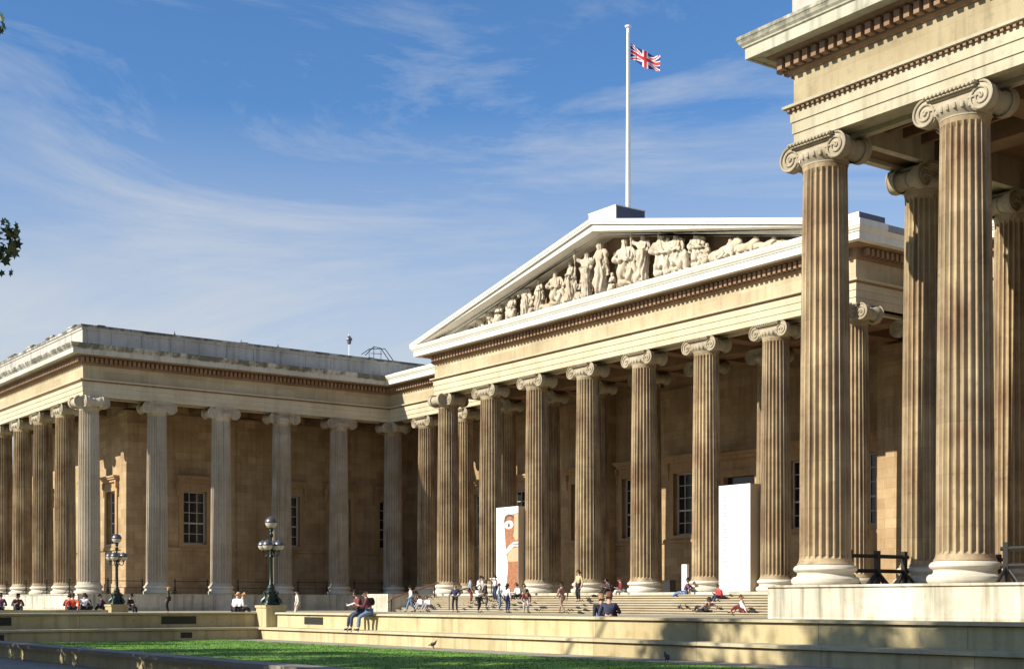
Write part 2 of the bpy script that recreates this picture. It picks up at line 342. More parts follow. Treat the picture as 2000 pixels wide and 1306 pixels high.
t = empty('boundary_wall', (20*S, -19.76*S, 0), 'dark shaded low wall with grey coping in the bottom left foreground', 'low wall')
MB().box(7.9, 60, -19.70, -19.26, 0, .27).build('wall_face', M['low'], t)
MB().box(7.9, 60, -19.76, -19.2, .285, .37).build('coping', M['paving'], t)
MB().box(7.9, 60, -19.73, -19.23, .255, .285).build('lip', M['low'], t)

# ------------------------------------------------------------------ columns
def shaft_mb():
    mb = MB(); rings = [(.57,.775,0),(.64,.725,0),(.72,.705,0),(.80,.70,1),(3,.692,1),(6,.668,1),(8.7,.638,1),(11.30,.602,1),(11.40,.60,0),(11.58,.615,0)]
    vs = []; N = 24; per = 7
    for z, r, d in rings:
        for i in range(N):
            a0 = 2*math.pi*i/N
            for k, (da, dd) in enumerate([(0,0),(.16,0),(.24,.55),(.42,.93),(.58,1),(.74,.93),(.92,.55)]):
                a = a0+2*math.pi/N*da; rr = r-.105*d*dd*r/.7
                vs.append((rr*math.cos(a), rr*math.sin(a), z))
    n = N*per; fs = []
    for j in range(len(rings)-1):
        for i in range(n): fs.append((j*n+i, j*n+(i+1)%n, (j+1)*n+(i+1)%n, (j+1)*n+i))
    return mb.add(vs, fs)
def base_mb():
    pr = [(.86,0),(.905,.04),(.925,.10),(.915,.17),(.86,.225),(.80,.235),(.78,.25),(.755,.30),(.775,.35),(.80,.365),(.845,.39),(.865,.43),(.855,.48),(.81,.53),(.76,.55),(.75,.60)]
    return MB().lathe(pr, 40)
def capital_mb(two_way=False):
    mb = MB()
    # echinus with egg moulding
    N = 24
    mb.lathe([(.60,11.50),(.625,11.53),(.62,11.56),(.64,11.60),(.70,11.66),(.74,11.76),(.72,11.86),(.66,11.92)], 48)
    for i in range(N):
        a = 2*math.pi*i/N; mb.ball((.715*math.cos(a), .715*math.sin(a), 11.75), .062, 8, 1.5)
    mb.box(-.74,.74,-.70,.70,12.15,12.23)
    mb.box(-.70,.70,-.66,.66,12.10,12.15)
    for i in range(13):
        x = -.70+i*1.4/12
        for y in (-.715, .715): mb.ball((x, y, 12.175), .035, 6)
    def volutes(rot, inset=0.0):
        m2 = MB(); cx, cz, r0 = .795, 11.845, .355
        for sx in (-1, 1):
            for sy in (-1, 1):
                yf = sy*.56
                # disc
                prof = []
                k = 28; vs = []
                for q, (rad, y) in enumerate([(r0*.97, yf*.55), (r0*.97, yf*.9), (r0*.90, yf*.93), (.001, yf*.93)]):
                    for i in range(k):
                        a = 2*math.pi*i/k; vs.append((sx*cx+rad*math.cos(a), y, cz+rad*math.sin(a)))
                m2.add(vs, [(q*k+i, q*k+(i+1)%k, (q+1)*k+(i+1)%k, (q+1)*k+i) for q in range(3) for i in range(k)])
                pts = []; turns = 2.6; m = 56
                for i in range(m+1):
                    f = i/m; a = math.pi/2+sx*0-sx*(-1)*(-f*turns*2*math.pi)*-1
                    rr = r0*(1-f)**1.05+.045
                    a = math.pi/2 - sx*f*turns*2*math.pi
                    pts.append((sx*cx+(rr-.03)*math.cos(a), yf*.97, cz+(rr-.03)*math.sin(a)))
                m2.tube(pts, [.034*(1-.45*i/m) for i in range(m+1)], 6)
                m2.ball((sx*cx, yf*.95, cz), .05, 8)
            # bolster between front and back volutes
            pr = [(r0*.95,-.5),(r0*.93,-.40),(r0*.72,-.22),(r0*.66,-.06),(r0*.72,-.04),(r0*.72,.04),(r0*.66,.06),(r0*.72,.22),(r0*.93,.40),(r0*.95,.5)]
            b = MB().lathe(pr, 22); xf(b, lambda v: Vector((v.x+sx*cx, v.z, v.y+cz))); m2.add(b.v, b.f)
        # canalis: the band that sags between the volutes
        for y in (-.545, .545):
            for zc, rr in ((12.075, .030), (11.895, .026)):
                pts = [(-.80+1.6*i/12, y, zc-(.035 if zc < 12 else .0)*math.cos(math.pi*(i/12-.5))) for i in range(13)]
                m2.tube(pts, rr, 6)
        m2.box(-.80,.80,-.515,.515,11.88,12.08)
        if rot: xf(m2, lambda v: Vector((-v.y, v.x, v.z)))
        mb.add(m2.v, m2.f)
    volutes(False)
    if two_way: volutes(True)
    return mb
proto = {}
def column(parent, x, y, warm=True, rot=0, corner=False, label=None):
    """shaft with base and capital as its sub-parts"""
    key = (warm, corner); mt = {True: 'shaft', False: 'shaft_grey'}.get(warm, 'shaft_mid')
    pl = ORG[parent.name]
    loc = Vector((x*S, y*S, ZS*S))-pl
    if key not in proto:
        def mk(nm, mb, mat, sm, par=None):
            me = bpy.data.meshes.new(nm); me.from_pydata((np.array(mb.v)*S).tolist(), [], mb.f); me.materials.append(mat); me.update()
            me.shade_smooth(); me.set_sharp_from_angle(angle=R(sm)); o = bpy.data.objects.new(nm, me); C.objects.link(o)
            if par: o.parent = par
            return o
        o = mk('column', shaft_mb(), M[mt], 22)
        mk('capital', capital_mb(corner), M['capital' if warm is True else mt], 35, o); mk('base', base_mb(), M['base'], 35, o)
        proto[key] = o
    else:
        src = proto[key]; o = src.copy(); C.objects.link(o)
        for ch in src.children:
            c = ch.copy(); C.objects.link(c); c.parent = o
    o.parent = parent; o.location = loc; o.rotation_euler = (0, 0, R(rot))
    return o

# ------------------------------------------------------------------ entablature
P_ARCH = [(-1.2,HC+.87),(-1.2,HC),(-.95,HC),(-.95,HC+.12),(-.25,HC+.12),(-.25,HC),(0,HC),(0,HC+.27),(.035,HC+.275),(.035,HC+.58),(.07,HC+.585),(.07,HC+.87)]
P_TAEN = [(.12,HC+.95),(.23,HC+.96),(.24,HC+1.03),(0,HC+1.05)]
P_SHADE_BEAD = [(.07,HC+.87),(.09,HC+.88),(.10,HC+.92),(.12,HC+.95)]  # strip built in dark stone to paint the taenia's cast shadow
P_FRZ = [(0,HC+1.05),(0,zz(14.12))]
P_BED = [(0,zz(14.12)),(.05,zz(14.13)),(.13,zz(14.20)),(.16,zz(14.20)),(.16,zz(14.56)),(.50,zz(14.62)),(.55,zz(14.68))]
P_COR = [(.55,zz(14.68)),(.86,zz(14.69)),(.86,zz(14.66)),(.94,zz(14.66)),(.94,zz(14.95)),(.99,zz(14.98)),(1.0,zz(15.02)),(1.06,zz(15.08)),(1.10,zz(15.17)),(1.12,zz(15.19)),(1.12,zz(15.28)),(-.4,zz(15.36))]
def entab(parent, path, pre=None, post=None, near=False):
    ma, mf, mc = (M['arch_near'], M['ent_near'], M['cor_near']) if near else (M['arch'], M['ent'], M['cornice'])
    sweep(MB(), path, P_ARCH, pre, post).build('architrave', ma, parent)
    tn = sweep(MB(), path, P_TAEN, pre, post)
    tn.build('moulding', ma, parent)
    sweep(MB(), path, P_SHADE_BEAD, pre, post, False).build('shade_bead', M['dentil'], parent)
    sweep(MB(), path, P_FRZ, pre, post, False).build('frieze', mf, parent)
    c = sweep(MB(), path, P_COR, pre, post, False).build('cornice', mc, parent)
    bed = sweep(MB(), path, P_BED, pre, post, False)
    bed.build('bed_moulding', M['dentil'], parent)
    return c
def dentils(parent, path, sp=.30, w=.17, z0=14.25, z1=14.54, d0=.15, d1=.42, name='dentil_row', mat='dentil', trim=(.2,.2)):
    mb = MB()
    for i in range(len(path)-1):
        a, b = Vector(path[i]), Vector(path[i+1]); d = (b-a); ln = d.length; d.normalize(); nv = Vector((d.y, -d.x))
        k = int((ln+trim[0]+trim[1])/sp)
        for j in range(k+1):
            q = -trim[0]+(ln+trim[0]+trim[1])*j/max(k, 1); c = a+d*q
            pts = [c-d*w/2+nv*d0, c+d*w/2+nv*d0, c+d*w/2+nv*d1, c-d*w/2+nv*d1]
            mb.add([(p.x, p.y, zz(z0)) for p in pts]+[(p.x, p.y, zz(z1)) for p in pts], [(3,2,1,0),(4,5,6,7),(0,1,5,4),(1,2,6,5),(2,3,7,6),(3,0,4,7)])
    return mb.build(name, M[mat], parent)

# ------------------------------------------------------------------ walls and windows
def wall(mb, ax, c, a0, a1, z0, z1, holes=(), depth=.45, sgn=-1):
    """face at ax=c spanning a0..a1 with rectangular holes (a,b,zl,zh); sgn: outward direction along ax"""
    A = sorted({a0, a1, *[h[0] for h in holes], *[h[1] for h in holes]}); Z = sorted({z0, z1, *[h[2] for h in holes], *[h[3] for h in holes]})
    def P(a, z, d=0): return (a, c-sgn*d, z) if ax == 'y' else (c-sgn*d, a, z)
    for i in range(len(A)-1):
        for j in range(len(Z)-1):
            am, zm = (A[i]+A[i+1])/2, (Z[j]+Z[j+1])/2
            if any(h[0] < am < h[1] and h[2] < zm < h[3] for h in holes): continue
            mb.quad(P(A[i],Z[j]), P(A[i+1],Z[j]), P(A[i+1],Z[j+1]), P(A[i],Z[j+1]))
    for h in holes:
        a, b, l, t_ = h
        mb.quad(P(a,l), P(a,t_), P(a,t_,depth), P(a,l,depth)); mb.quad(P(b,l), P(b,t_), P(b,t_,depth), P(b,l,depth))
        mb.quad(P(a,l), P(b,l), P(b,l,depth), P(a,l,depth)); mb.quad(P(a,t_), P(b,t_), P(b,t_,depth), P(a,t_,depth))
    return mb
def bax(mb, ax, sgn, c, a0, a1, d0, d1, z0, z1):
    """box on a wall: a along the wall, d outward distance from the wall face"""
    lo, hi = sorted((c+sgn*d0, c+sgn*d1))
    return mb.box(a0, a1, lo, hi, z0, z1) if ax == 'y' else mb.box(lo, hi, a0, a1, z0, z1)
def window(parent, ax, sgn, c, m, w=1.7, zl=3.45, zh=7.05, cols=3, rows=5, hood=True):
    a, b = m-w/2, m+w/2
    f = MB()
    bax(f, ax, sgn, c, a-.32, a, -.05, .10, zz(zl-.2), zz(zh+.25)); bax(f, ax, sgn, c, b, b+.32, -.05, .10, zz(zl-.2), zz(zh+.25))
    bax(f, ax, sgn, c, a, b, -.05, .10, zz(zh), zz(zh+.25)); bax(f, ax, sgn, c, a, b, -.05, .10, zz(zl-.2), zz(zl))
    bax(f, ax, sgn, c, a-.30, b+.30, .0, .07, zz(zh+.252), zz(zh+.60))
    bax(f, ax, sgn, c, a-.50, b+.50, .0, .34, zz(zh+.78), zz(zh+.90)); bax(f, ax, sgn, c, a-.56, b+.56, .0, .42, zz(zh+.902), zz(zh+1.02)); bax(f, ax, sgn, c, a-.42, b+.42, .0, .22, zz(zh+.602), zz(zh+.778))
    for q in (a-.52, b+.32):
        bax(f, ax, sgn, c, q, q+.20, .0, .26, zz(zh+.20), zz(zh+.60)); bax(f, ax, sgn, c, q+.02, q+.18, .0, .16, zz(zh-.35), zz(zh+.198))
    o = f.build('window', M['trim'], parent)
    s_ = MB(); d0, d1 = -.34, -.27
    bax(s_, ax, sgn, c, a, a+.09, d0, d1, zz(zl), zz(zh)); bax(s_, ax, sgn, c, b-.09, b, d0, d1, zz(zl), zz(zh))
    bax(s_, ax, sgn, c, a+.09, b-.09, d0, d1, zz(zl), zz(zl+.11)); bax(s_, ax, sgn, c, a+.09, b-.09, d0, d1, zz(zh-.09), zz(zh))
    for i in range(1, cols): q = a+(b-a)*i/cols; bax(s_, ax, sgn, c, q-.025, q+.025, d0+.02, d1-.01, zz(zl+.11), zz(zh-.09))
    for i in range(1, rows): q = zl+(zh-zl)*i/rows; ww = .05 if i == rows//2 else .022; bax(s_, ax, sgn, c, a+.09, b-.09, d0+.025, d1-.004, zz(q-ww), zz(q+ww))
    so = s_.build('sash', M['sash'], o)
    p_ = MB(); bax(p_, ax, sgn, c, a+.02, b-.02, -.36, -.335, zz(zl+.02), zz(zh-.02)); p_.build('pane', M['pane'], o)
    return (a, b, zz(zl), zz(zh))
def pilaster(mb, ax, sgn, c, m, w=1.25, d=.22, z1=12.9):
    bax(mb, ax, sgn, c, m-w/2, m+w/2, 0, d, zz(.45), zz(11.35)); bax(mb, ax, sgn, c, m-w/2-.1, m+w/2+.1, 0, d+.1, zz(0), zz(.45))
    bax(mb, ax, sgn, c, m-w/2-.06, m+w/2+.06, 0, d+.06, zz(11.35), zz(11.45)); bax(mb, ax, sgn, c, m-w/2, m+w/2, 0, d+.005, zz(11.45), zz(12.0))
    bax(mb, ax, sgn, c, m-w/2-.12, m+w/2+.12, 0, d+.14, zz(12.0), HC-.02)
def wall_trim(parent, ax, sgn, c, a0, a1, gaps=()):
    """plinth, sill string course and top band"""
    mb = MB(); segs = [(a0, a1)]
    bax(mb, ax, sgn, c, a0, a1, .0, .12, zz(0), zz(.75)); bax(mb, ax, sgn, c, a0, a1, .0, .16, zz(3.02), zz(3.2)); bax(mb, ax, sgn, c, a0, a1, .0, .10, zz(3.2), zz(3.26)); bax(mb, ax, sgn, c, a0, a1, .0, .05, zz(.75), zz(3.02))
    bax(mb, ax, sgn, c, a0, a1, .0, .13, zz(12.0), HC-.04); bax(mb, ax, sgn, c, a0, a1, .0, .06, zz(11.6), zz(12.0))
    mb.build('string_course', M['wall'], parent)

RAIL_LINES = []
def railing(x0, y0, x1, y1, label, group='railings between the columns', heavy=False):
    """iron barrier between two columns (plan units)"""
    o = empty('railing', (x0*S, y0*S, ZS*S), label, 'railing', group)
    a = Vector((x0, y0)); b = Vector((x1, y1)); d = (b-a).normalized(); nv = Vector((d.y, -d.x)); q = MB()
    def bar(p, r, z0, z1):
        for f in [0]: pass
    r = .05 if heavy else .024
    z = ZS
    MB().tube([(a.x, a.y, z+.84), (b.x, b.y, z+.84)], r*(1.25 if heavy else 1), 6).build('top_rail', M['iron'], o)
    MB().tube([(a.x, a.y, z+.42), (b.x, b.y, z+.42)], r*(1.25 if heavy else .8), 6).build('lower_rail', M['iron'], o)
    for k in (.06, .94) if not heavy else (.06, .5, .94):
        p = a.lerp(b, k); pm = MB(); pm.box(p.x-r*1.3, p.x+r*1.3, p.y-r*1.3, p.y+r*1.3, z, z+1.0)
        for sg in (-1, 1):
            e = p+nv*sg*.38; pm.tube([(p.x, p.y, z+.42), (e.x, e.y, z+.02)], r*.9, 6)
        if heavy:
            for sg in (-1, 1):
                e = p+d*sg*.3; pm.tube([(p.x, p.y, z+.40), (e.x, e.y, z+.02)], r*.8, 6)
        pm.build('post', M['iron'], o)

def make_wing(sx, label):
    """sx=-1 west wing (far), sx=1 east wing (near). Built in west orientation then mirrored in x."""
    t = empty('museum_wing', (sx*40*S, 8*S, 0), label, 'building')
    def X(mb): 
        return xf(mb, lambda v: Vector((-v.x, v.y, v.z))) if sx > 0 else mb
    class Par: pass
    # path along the outside
    xe = -XW+E
    if sx < 0: path, pre, post = [(-55,-E),(xe,-E),(xe,YR-E)], None, (-16.2,YR-E)
    else: path, pre, post = [(-xe,YR-E),(-xe,-E),(55,-E)], (16.2,YR-E), None
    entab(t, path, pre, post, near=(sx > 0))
    dentils(t, path, trim=(-.3 if sx > 0 else .2, -.3 if sx < 0 else .2) if False else (.15,.15))
    # egg and dart under the taenia on the nearer wing
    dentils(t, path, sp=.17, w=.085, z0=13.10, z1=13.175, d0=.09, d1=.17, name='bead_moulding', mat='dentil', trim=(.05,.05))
    pp = [(.06,zz(15.33)),(.06,zz(15.48)),(.03,zz(15.5)),(.03,zz(16.28)),(.08,zz(16.30)),(.10,zz(16.42)),(.16,zz(16.45)),(.16,zz(16.60)),(-.5,zz(16.63)),(-.5,zz(15.3))]
    if sx < 0: pth = [(-55,-E),(xe,-E),(xe,27.5)]
    else: pth = [(-xe,27.5),(-xe,-E),(55,-E)]
    par = sweep(MB(), pth, pp).build('parapet', M['parapet'], t)
    jt = MB()                                   # parapet joints
    for i in range(14):
        q = 1.2+i*1.95
        X(jt.box(xe+.025, xe+.032, q, q+.018, zz(15.5), zz(16.28)) if sx < 0 else MB())
    for i in range(12):
        q = -30.5-i*2.05; jt.box(q, q+.018, -E-.032, -E-.025, zz(15.5), zz(16.28))
    if sx > 0: xf(jt, lambda v: Vector((-v.x, v.y, v.z)))
    jt.build('parapet_joint', M['vent'], t)
    cp = MB()
    for i in range(0, 14):
        q = .3+i*1.95
        if i % 5 == 0: cp.box(xe-.4, xe+.10, q, q+.5, zz(16.632), zz(16.66))
    for i in range(12):
        q = -31-i*4.1
        cp.box(q, q+1.5, -E-.2, -E+.4, zz(16.632), zz(16.72))
    if sx > 0: xf(cp, lambda v: Vector((-v.x, v.y, v.z)))
    cp.build('coping_block', M['parapet'], t)
    X(MB().box(-55, xe-.45, -E+.5, 27.4, zz(15.0), zz(15.2))).build('roof', M['roof'], t)
    # inner walls
    wx, wy = -33.35, 4.25
    ws = MB(); hs = []
    def win(ax, sgn, c, m, **k):
        if sx > 0 and ax == 'x': return window(t, 'x', -sgn, -c, m, **k)
        if sx > 0:
            h = window(t, 'y', sgn, c, -m, **k); return (-h[1], -h[0], h[2], h[3])
        return window(t, ax, sgn, c, m, **k)
    hs = [win('y', -1, wy, m, rows=5) for m in (-36.6, -41.0, -45.5, -50)]
    wall(ws, 'y', wy, -55, wx, zz(0), zz(13.1), hs, sgn=-1)
    he = [win('x', 1, wx, m) for m in (8.9, 16.1, 20.3, 24.5)] if sx < 0 else [win('x', 1, wx, m) for m in (8.9, 16.1)]
    wall(ws, 'x', wx, wy, 26.4, zz(0), zz(13.1), he, sgn=1)
    X(ws).build('wall', M['wall'], t)
    def wt(ax, sgn, c, a0, a1):
        if sx > 0 and ax == 'x': wall_trim(t, ax, -sgn, -c, a0, a1)
        elif sx > 0: wall_trim(t, ax, sgn, c, -a1, -a0)
        else: wall_trim(t, ax, sgn, c, a0, a1)
    wt('y', -1, wy, -55, wx-.9); wt('x', 1, wx, wy+.9, 26.4)
    pm = MB(); pilaster(pm, 'x', 1, wx, wy+.62, w=1.5, d=.25); X(pm).build('anta', M['wall'], t)
    pm = MB(); pilaster(pm, 'y', -1, wy, wx-.35, w=1.19, d=.24); X(pm).build('anta', M['wall'], t)
    pm = MB(); pilaster(pm, 'x', 1, wx, 12.7, w=1.4, d=.2); X(pm).build('pilaster', M['wall'], t)
    # ceiling and cross beams
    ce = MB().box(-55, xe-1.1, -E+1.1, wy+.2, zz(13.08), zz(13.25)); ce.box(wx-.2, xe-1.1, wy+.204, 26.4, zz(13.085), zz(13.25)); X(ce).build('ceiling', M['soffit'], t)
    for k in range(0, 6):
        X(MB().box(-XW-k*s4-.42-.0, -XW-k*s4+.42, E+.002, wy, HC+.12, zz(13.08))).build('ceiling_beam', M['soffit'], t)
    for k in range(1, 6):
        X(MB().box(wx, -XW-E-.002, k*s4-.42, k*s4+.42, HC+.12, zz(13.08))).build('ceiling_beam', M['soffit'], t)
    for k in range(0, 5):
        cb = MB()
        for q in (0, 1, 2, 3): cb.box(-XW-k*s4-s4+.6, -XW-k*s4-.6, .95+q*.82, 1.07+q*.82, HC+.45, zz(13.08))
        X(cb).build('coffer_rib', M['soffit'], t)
    # podium
    pod = MB().box(-55, -XW+1.1, -1.1, 27, .2, ZS-.06); pod.box(-55, -XW+1.16, -1.16, 27, ZS-.06, ZS)
    X(pod).build('podium', M['podium'], t)
    # columns
    column(t, sx*XW, 0, warm=(sx > 0), corner=(sx < 0))
    for k in range(1, 6): column(t, sx*(XW+k*s4), 0)
    for k in range(1, 6):
        if k < 6: column(t, sx*XW, k*s4, warm=(True if sx > 0 else ('mid' if k > 2 else False)), rot=90, corner=(k == 5))
    return t
ww = make_wing(-1, 'far left colonnaded museum wing with shaded side and stained parapet')
ew = make_wing(1, 'close museum wing with tall fluted columns and bright podium at the right edge')

# ------------------------------------------------------------------ main block and portico
mbk = empty('museum_portico', (0, 20*S, 0), 'central museum front with sunlit pediment, columned portico and broad steps', 'building')
xp = 15.575+E
path = [(-XW+E,YR-E),(-xp,YR-E),(-xp,YP-E),(xp,YP-E),(xp,YR-E),(XW-E,YR-E)]
pre, post = (-XW+E,0), (XW-E,0)
sweep(MB(), path, P_ARCH, pre, post).build('architrave', M['arch'], mbk)
sweep(MB(), path, P_TAEN, pre, post).build('moulding', M['arch'], mbk)
sweep(MB(), path, P_SHADE_BEAD, pre, post, False).build('shade_bead', M['dentil'], mbk)
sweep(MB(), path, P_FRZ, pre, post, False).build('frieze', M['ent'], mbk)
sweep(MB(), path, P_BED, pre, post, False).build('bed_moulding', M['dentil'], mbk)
sweep(MB(), path, P_COR, pre, post, False).build('cornice', M['rake'], mbk)
dentils(mbk, path, trim=(-.3,-.3))
dentils(mbk, path[2:4], trim=(.25,-13), name='dentil_row') if False else None
# blocking course over the recessed bays
for sg in (-1, 1):
    a, b = sorted((sg*(XW-E+.0), sg*xp)); MB().box(a, b, YR-E-.1, YR+.8, zz(15.33), zz(15.62)).build('blocking_course', M['rake'], mbk)
# pediment
ZA, ZE, XT = zz(19.32), zz(15.45), 17.30
def rk(x, d): return ZE+(ZA-ZE)*(1-abs(x)/XT)-d
rc = MB(); yb = YP-E
for p, d0, d1 in ((1.125,0,.16),(1.09,.16,.27),(.955,.28,.62),(.30,.62,.76)):
    for sg in (-1, 1):
        pts = [(0,rk(0,d0)),(sg*XT,rk(XT,d0)),(sg*XT,rk(XT,d1)),(0,rk(0,d1))]
        if p < 1: pts = [(0,rk(0,d0)),(sg*(XT-.17),rk(XT-.17,d0)),(sg*(XT-.17),max(rk(XT-.17,d1), zz(15.2))),(0,rk(0,d1))]
        rc.prism(pts, yb-p, yb+.72)
rc.build('raking_cornice', M['rake'], mbk)
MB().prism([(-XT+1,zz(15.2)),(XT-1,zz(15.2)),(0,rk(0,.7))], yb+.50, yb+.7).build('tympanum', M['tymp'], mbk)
MB().prism([(-XT+.3,zz(15.25)),(XT-.3,zz(15.25)),(XT-1.5,zz(15.5)),(-XT+1.5,zz(15.5))], yb-.62, yb+.50).build('pediment_floor', M['rake'], mbk)
rf = MB()
rf.prism([(-XT,rk(XT,.02)),(0,rk(0,.02)),(XT,rk(XT,.02)),(XT,rk(XT,.3)),(-XT,rk(XT,.3))], yb+.722, 42)
rf.build('roof', M['roof'], mbk)
MB().box(-33,33,YR+.8,45,zz(15.0),zz(15.22)).build('flat_roof', M['roof'], mbk)
bl = MB(); bl.box(-.75,1.4,16.62,18.6,zz(19.0),zz(19.76)); bl.box(-.78,1.43,16.59,18.63,zz(19.762),zz(19.81)); bl.build('apex_block', M['rake'], mbk)
MB().box(1.402,1.425,16.64,18.58,zz(19.0),zz(19.75)).build('painted_shade_face', M['blockshade'], mbk)  # thin dark sheet painting the shade on the block's east face
bl = MB(); bl.box(15.3,16.9,16.5,18.2,zz(15.3),zz(15.86)); bl.build('corner_block', M['rake'], mbk)
MB().box(16.902,16.92,16.52,18.18,zz(15.3),zz(15.85)).build('painted_shade_face', M['blockshade'], mbk)  # shade of the corner block's east face, painted likewise
# walls
H_ = []
ws = MB()
for m in (-9.1, -4.5, 4.5, 8.4): H_.append(window(mbk, 'y', -1, 27.2, m, w=1.9, zh=7.15))
dr = (-1.2, 1.2, zz(0), zz(6.6))
wall(ws, 'y', 27.2, -10.7, 10.0, zz(0), zz(13.1), H_+[dr], sgn=-1)
for sg in (-1, 1):
    hh = []
    for m in (13.2, 19.5, 24.2):
        hh.append(window(mbk, 'y', -1, 26.4, sg*m, w=1.7))
    e_ = 10.7 if sg < 0 else 10.0; a, b = sorted((sg*e_, sg*33.35)); wall(ws, 'y', 26.4, a, b, zz(0), zz(13.1), hh, sgn=-1)
    wall(ws, 'x', sg*e_, 26.4, 27.2, zz(0), zz(13.1), [], sgn=-sg)
ws.build('wall', M['wall'], mbk)
wall_trim(mbk, 'y', -1, 27.2, -10.6, -2.4); wall_trim(mbk, 'y', -1, 27.2, 2.4, 9.95)
wall_trim(mbk, 'y', -1, 26.4, -33.1, -11.6); wall_trim(mbk, 'y', -1, 26.4, 11.6, 33.1)
for sg in (-1, 1):
    pm = MB(); pilaster(pm, 'y', -1, 26.4, sg*11.2, w=1.0, d=.24); pm.build('pilaster', M['wall'], mbk)
# doorway
d = MB()
for q in (-1.7, 1.2): bax(d, 'y', -1, 27.2, q, q+.5, 0, .22, zz(0), zz(7.0))
bax(d, 'y', -1, 27.2, -1.2, 1.2, 0, .22, zz(6.6), zz(7.0)); bax(d, 'y', -1, 27.2, -1.8, 1.8, 0, .15, zz(7.0), zz(7.6))
bax(d, 'y', -1, 27.2, -2.1, 2.1, 0, .45, zz(7.6), zz(7.8)); bax(d, 'y', -1, 27.2, -2.25, 2.25, 0, .62, zz(7.802), zz(7.95)); bax(d, 'y', -1, 27.2, -2.0, 2.0, 0, .3, zz(7.95), zz(8.3))
do = d.build('doorway', M['trim'], mbk)
dd = MB()
for q in (-1.2, .01): 
    dd.box(q, q+1.19, 27.355, 27.45, zz(0), zz(5.0))
    for z in (.4, 2.0, 3.5): dd.box(q+.2, q+1.0, 27.352, 27.355, zz(z), zz(z+1.2))
dd.build('door', M['door'], mbk); MB().box(-1.2,1.2,27.356,27.42,zz(5.05),zz(6.6)).build('fanlight', M['pane'], mbk)
# ceiling + beams
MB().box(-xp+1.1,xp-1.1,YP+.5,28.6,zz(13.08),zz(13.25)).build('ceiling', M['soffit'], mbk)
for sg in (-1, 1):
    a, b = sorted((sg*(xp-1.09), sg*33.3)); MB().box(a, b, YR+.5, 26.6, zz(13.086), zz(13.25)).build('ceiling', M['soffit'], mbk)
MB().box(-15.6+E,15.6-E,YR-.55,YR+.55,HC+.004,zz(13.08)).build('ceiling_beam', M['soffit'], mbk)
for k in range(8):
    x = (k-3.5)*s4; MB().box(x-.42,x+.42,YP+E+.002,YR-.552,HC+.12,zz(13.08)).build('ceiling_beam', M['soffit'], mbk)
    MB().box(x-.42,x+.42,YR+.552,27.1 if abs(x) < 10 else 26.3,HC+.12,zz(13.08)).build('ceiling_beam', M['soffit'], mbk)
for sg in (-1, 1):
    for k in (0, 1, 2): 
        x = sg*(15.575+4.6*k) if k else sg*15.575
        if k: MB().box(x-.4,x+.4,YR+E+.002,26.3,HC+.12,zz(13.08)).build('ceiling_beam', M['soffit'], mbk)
# podium, steps
pod = MB(); pod.box(-XW+1.0,XW-1.0,YR-1.1,29,.2,ZS-.003); pod.box(-17.6,17.6,YP-1.1,YR-1.1,.2,ZS-.004)
for sg in (-1, 1):
    a, b = sorted((sg*15.2, sg*17.6)); pod.box(a, b, 13.2, YP-1.1, .2, ZS-.006)
pod.build('podium', M['podium'], mbk)
NS = 9; RS = (ZS-TZ)/NS; TR = .37; YST = YP-1.1
stp = MB()
for k in range(1, NS):
    z = ZS-k*RS; y1 = YST-(k-1)*TR; y0 = y1-TR
    stp.box(-15.2,15.2,y0,YST+.0,z-RS if k < NS-1 else TZ-.1,z-.045); stp.box(-15.2,15.2,y0-.075,y1,z-.045,z)
stp.build('steps', M['step'], mbk)
def step_y(k): return YST-(k-.5)*TR       # middle of tread k (k=0 stylobate)
def step_z(k): return ZS-k*RS if k < NS else TZ
# columns
for k in range(8):
    column(mbk, (k-3.5)*s4, YP, corner=(k in (0, 7)))
for k in range(8): column(mbk, (k-3.5)*s4, YR)
for x in (24.7, 20.25):
    for sg in (-1, 1): column(mbk, sg*x, YR)

# ------------------------------------------------------------------ railings
for k in range(5):
    y0 = k*s4+.95; y1 = (k+1)*s4-.95
    railing(-XW+.3, y0, -XW+.3, y1, ['thin iron railing between the corner column and the next on the far wing side', 'thin iron railing behind the nearer green lamp, second from the far wing corner', 'thin iron railing in the third opening along the far wing side', 'thin iron railing in the fourth opening along the far wing side', 'thin iron railing in the last opening of the far wing side'][k])
    if k < 4: railing(-XW-(k+1)*s4+.95, -.1, -XW-k*s4-.95, -.1, ['dark iron railing left of the far wing corner column', 'dark iron railing in the second opening of the far wing front', 'dark iron railing in the third opening of the far wing front', 'dark iron railing at the left picture edge on the far wing'][k])
railing(XW, .85, XW, s4-.85, 'heavy dark barrier with slanted struts behind the nearest corner column', heavy=True)
railing(XW+.2, s4+1.0, XW+.2, 2*s4-1.0, 'heavy dark barrier deeper inside the near wing', heavy=True)
railing(XW+s4+.95, .1, XW+2*s4-.95, .1, 'heavy dark barrier at the right picture edge on the near podium', heavy=True)
for x, lab in ((on_y(868, 13.6), 'iron handrail on the portico steps near the left end'), (0.0, None)):
    if lab:
        o = empty('handrail', (x*S, step_y(8)*S, step_z(8)*S), lab, 'handrail')
        q = MB(); q.tube([(x, step_y(8), step_z(8)+.85), (x, step_y(1), step_z(1)+.85), (x, step_y(0), step_z(0)+.85)], .03, 6); q.build('top_rail', M['iron'], o)
        for k in (8, 4, 0): MB().tube([(x, step_y(k), step_z(k)), (x, step_y(k), step_z(k)+.85)], .025, 6).build('post', M['iron'], o)
x = -14.7; o = empty('handrail', (x*S, step_y(9)*S, TZ*S), 'brown sloping handrail beside the left end block of the steps', 'handrail')
MB().tube([(x, 12.9, TZ+.55), (x, 13.2, TZ+.8), (x, step_y(1), step_z(1)+.8)], .05, 8).build('top_rail', M['rust_rail'], o)
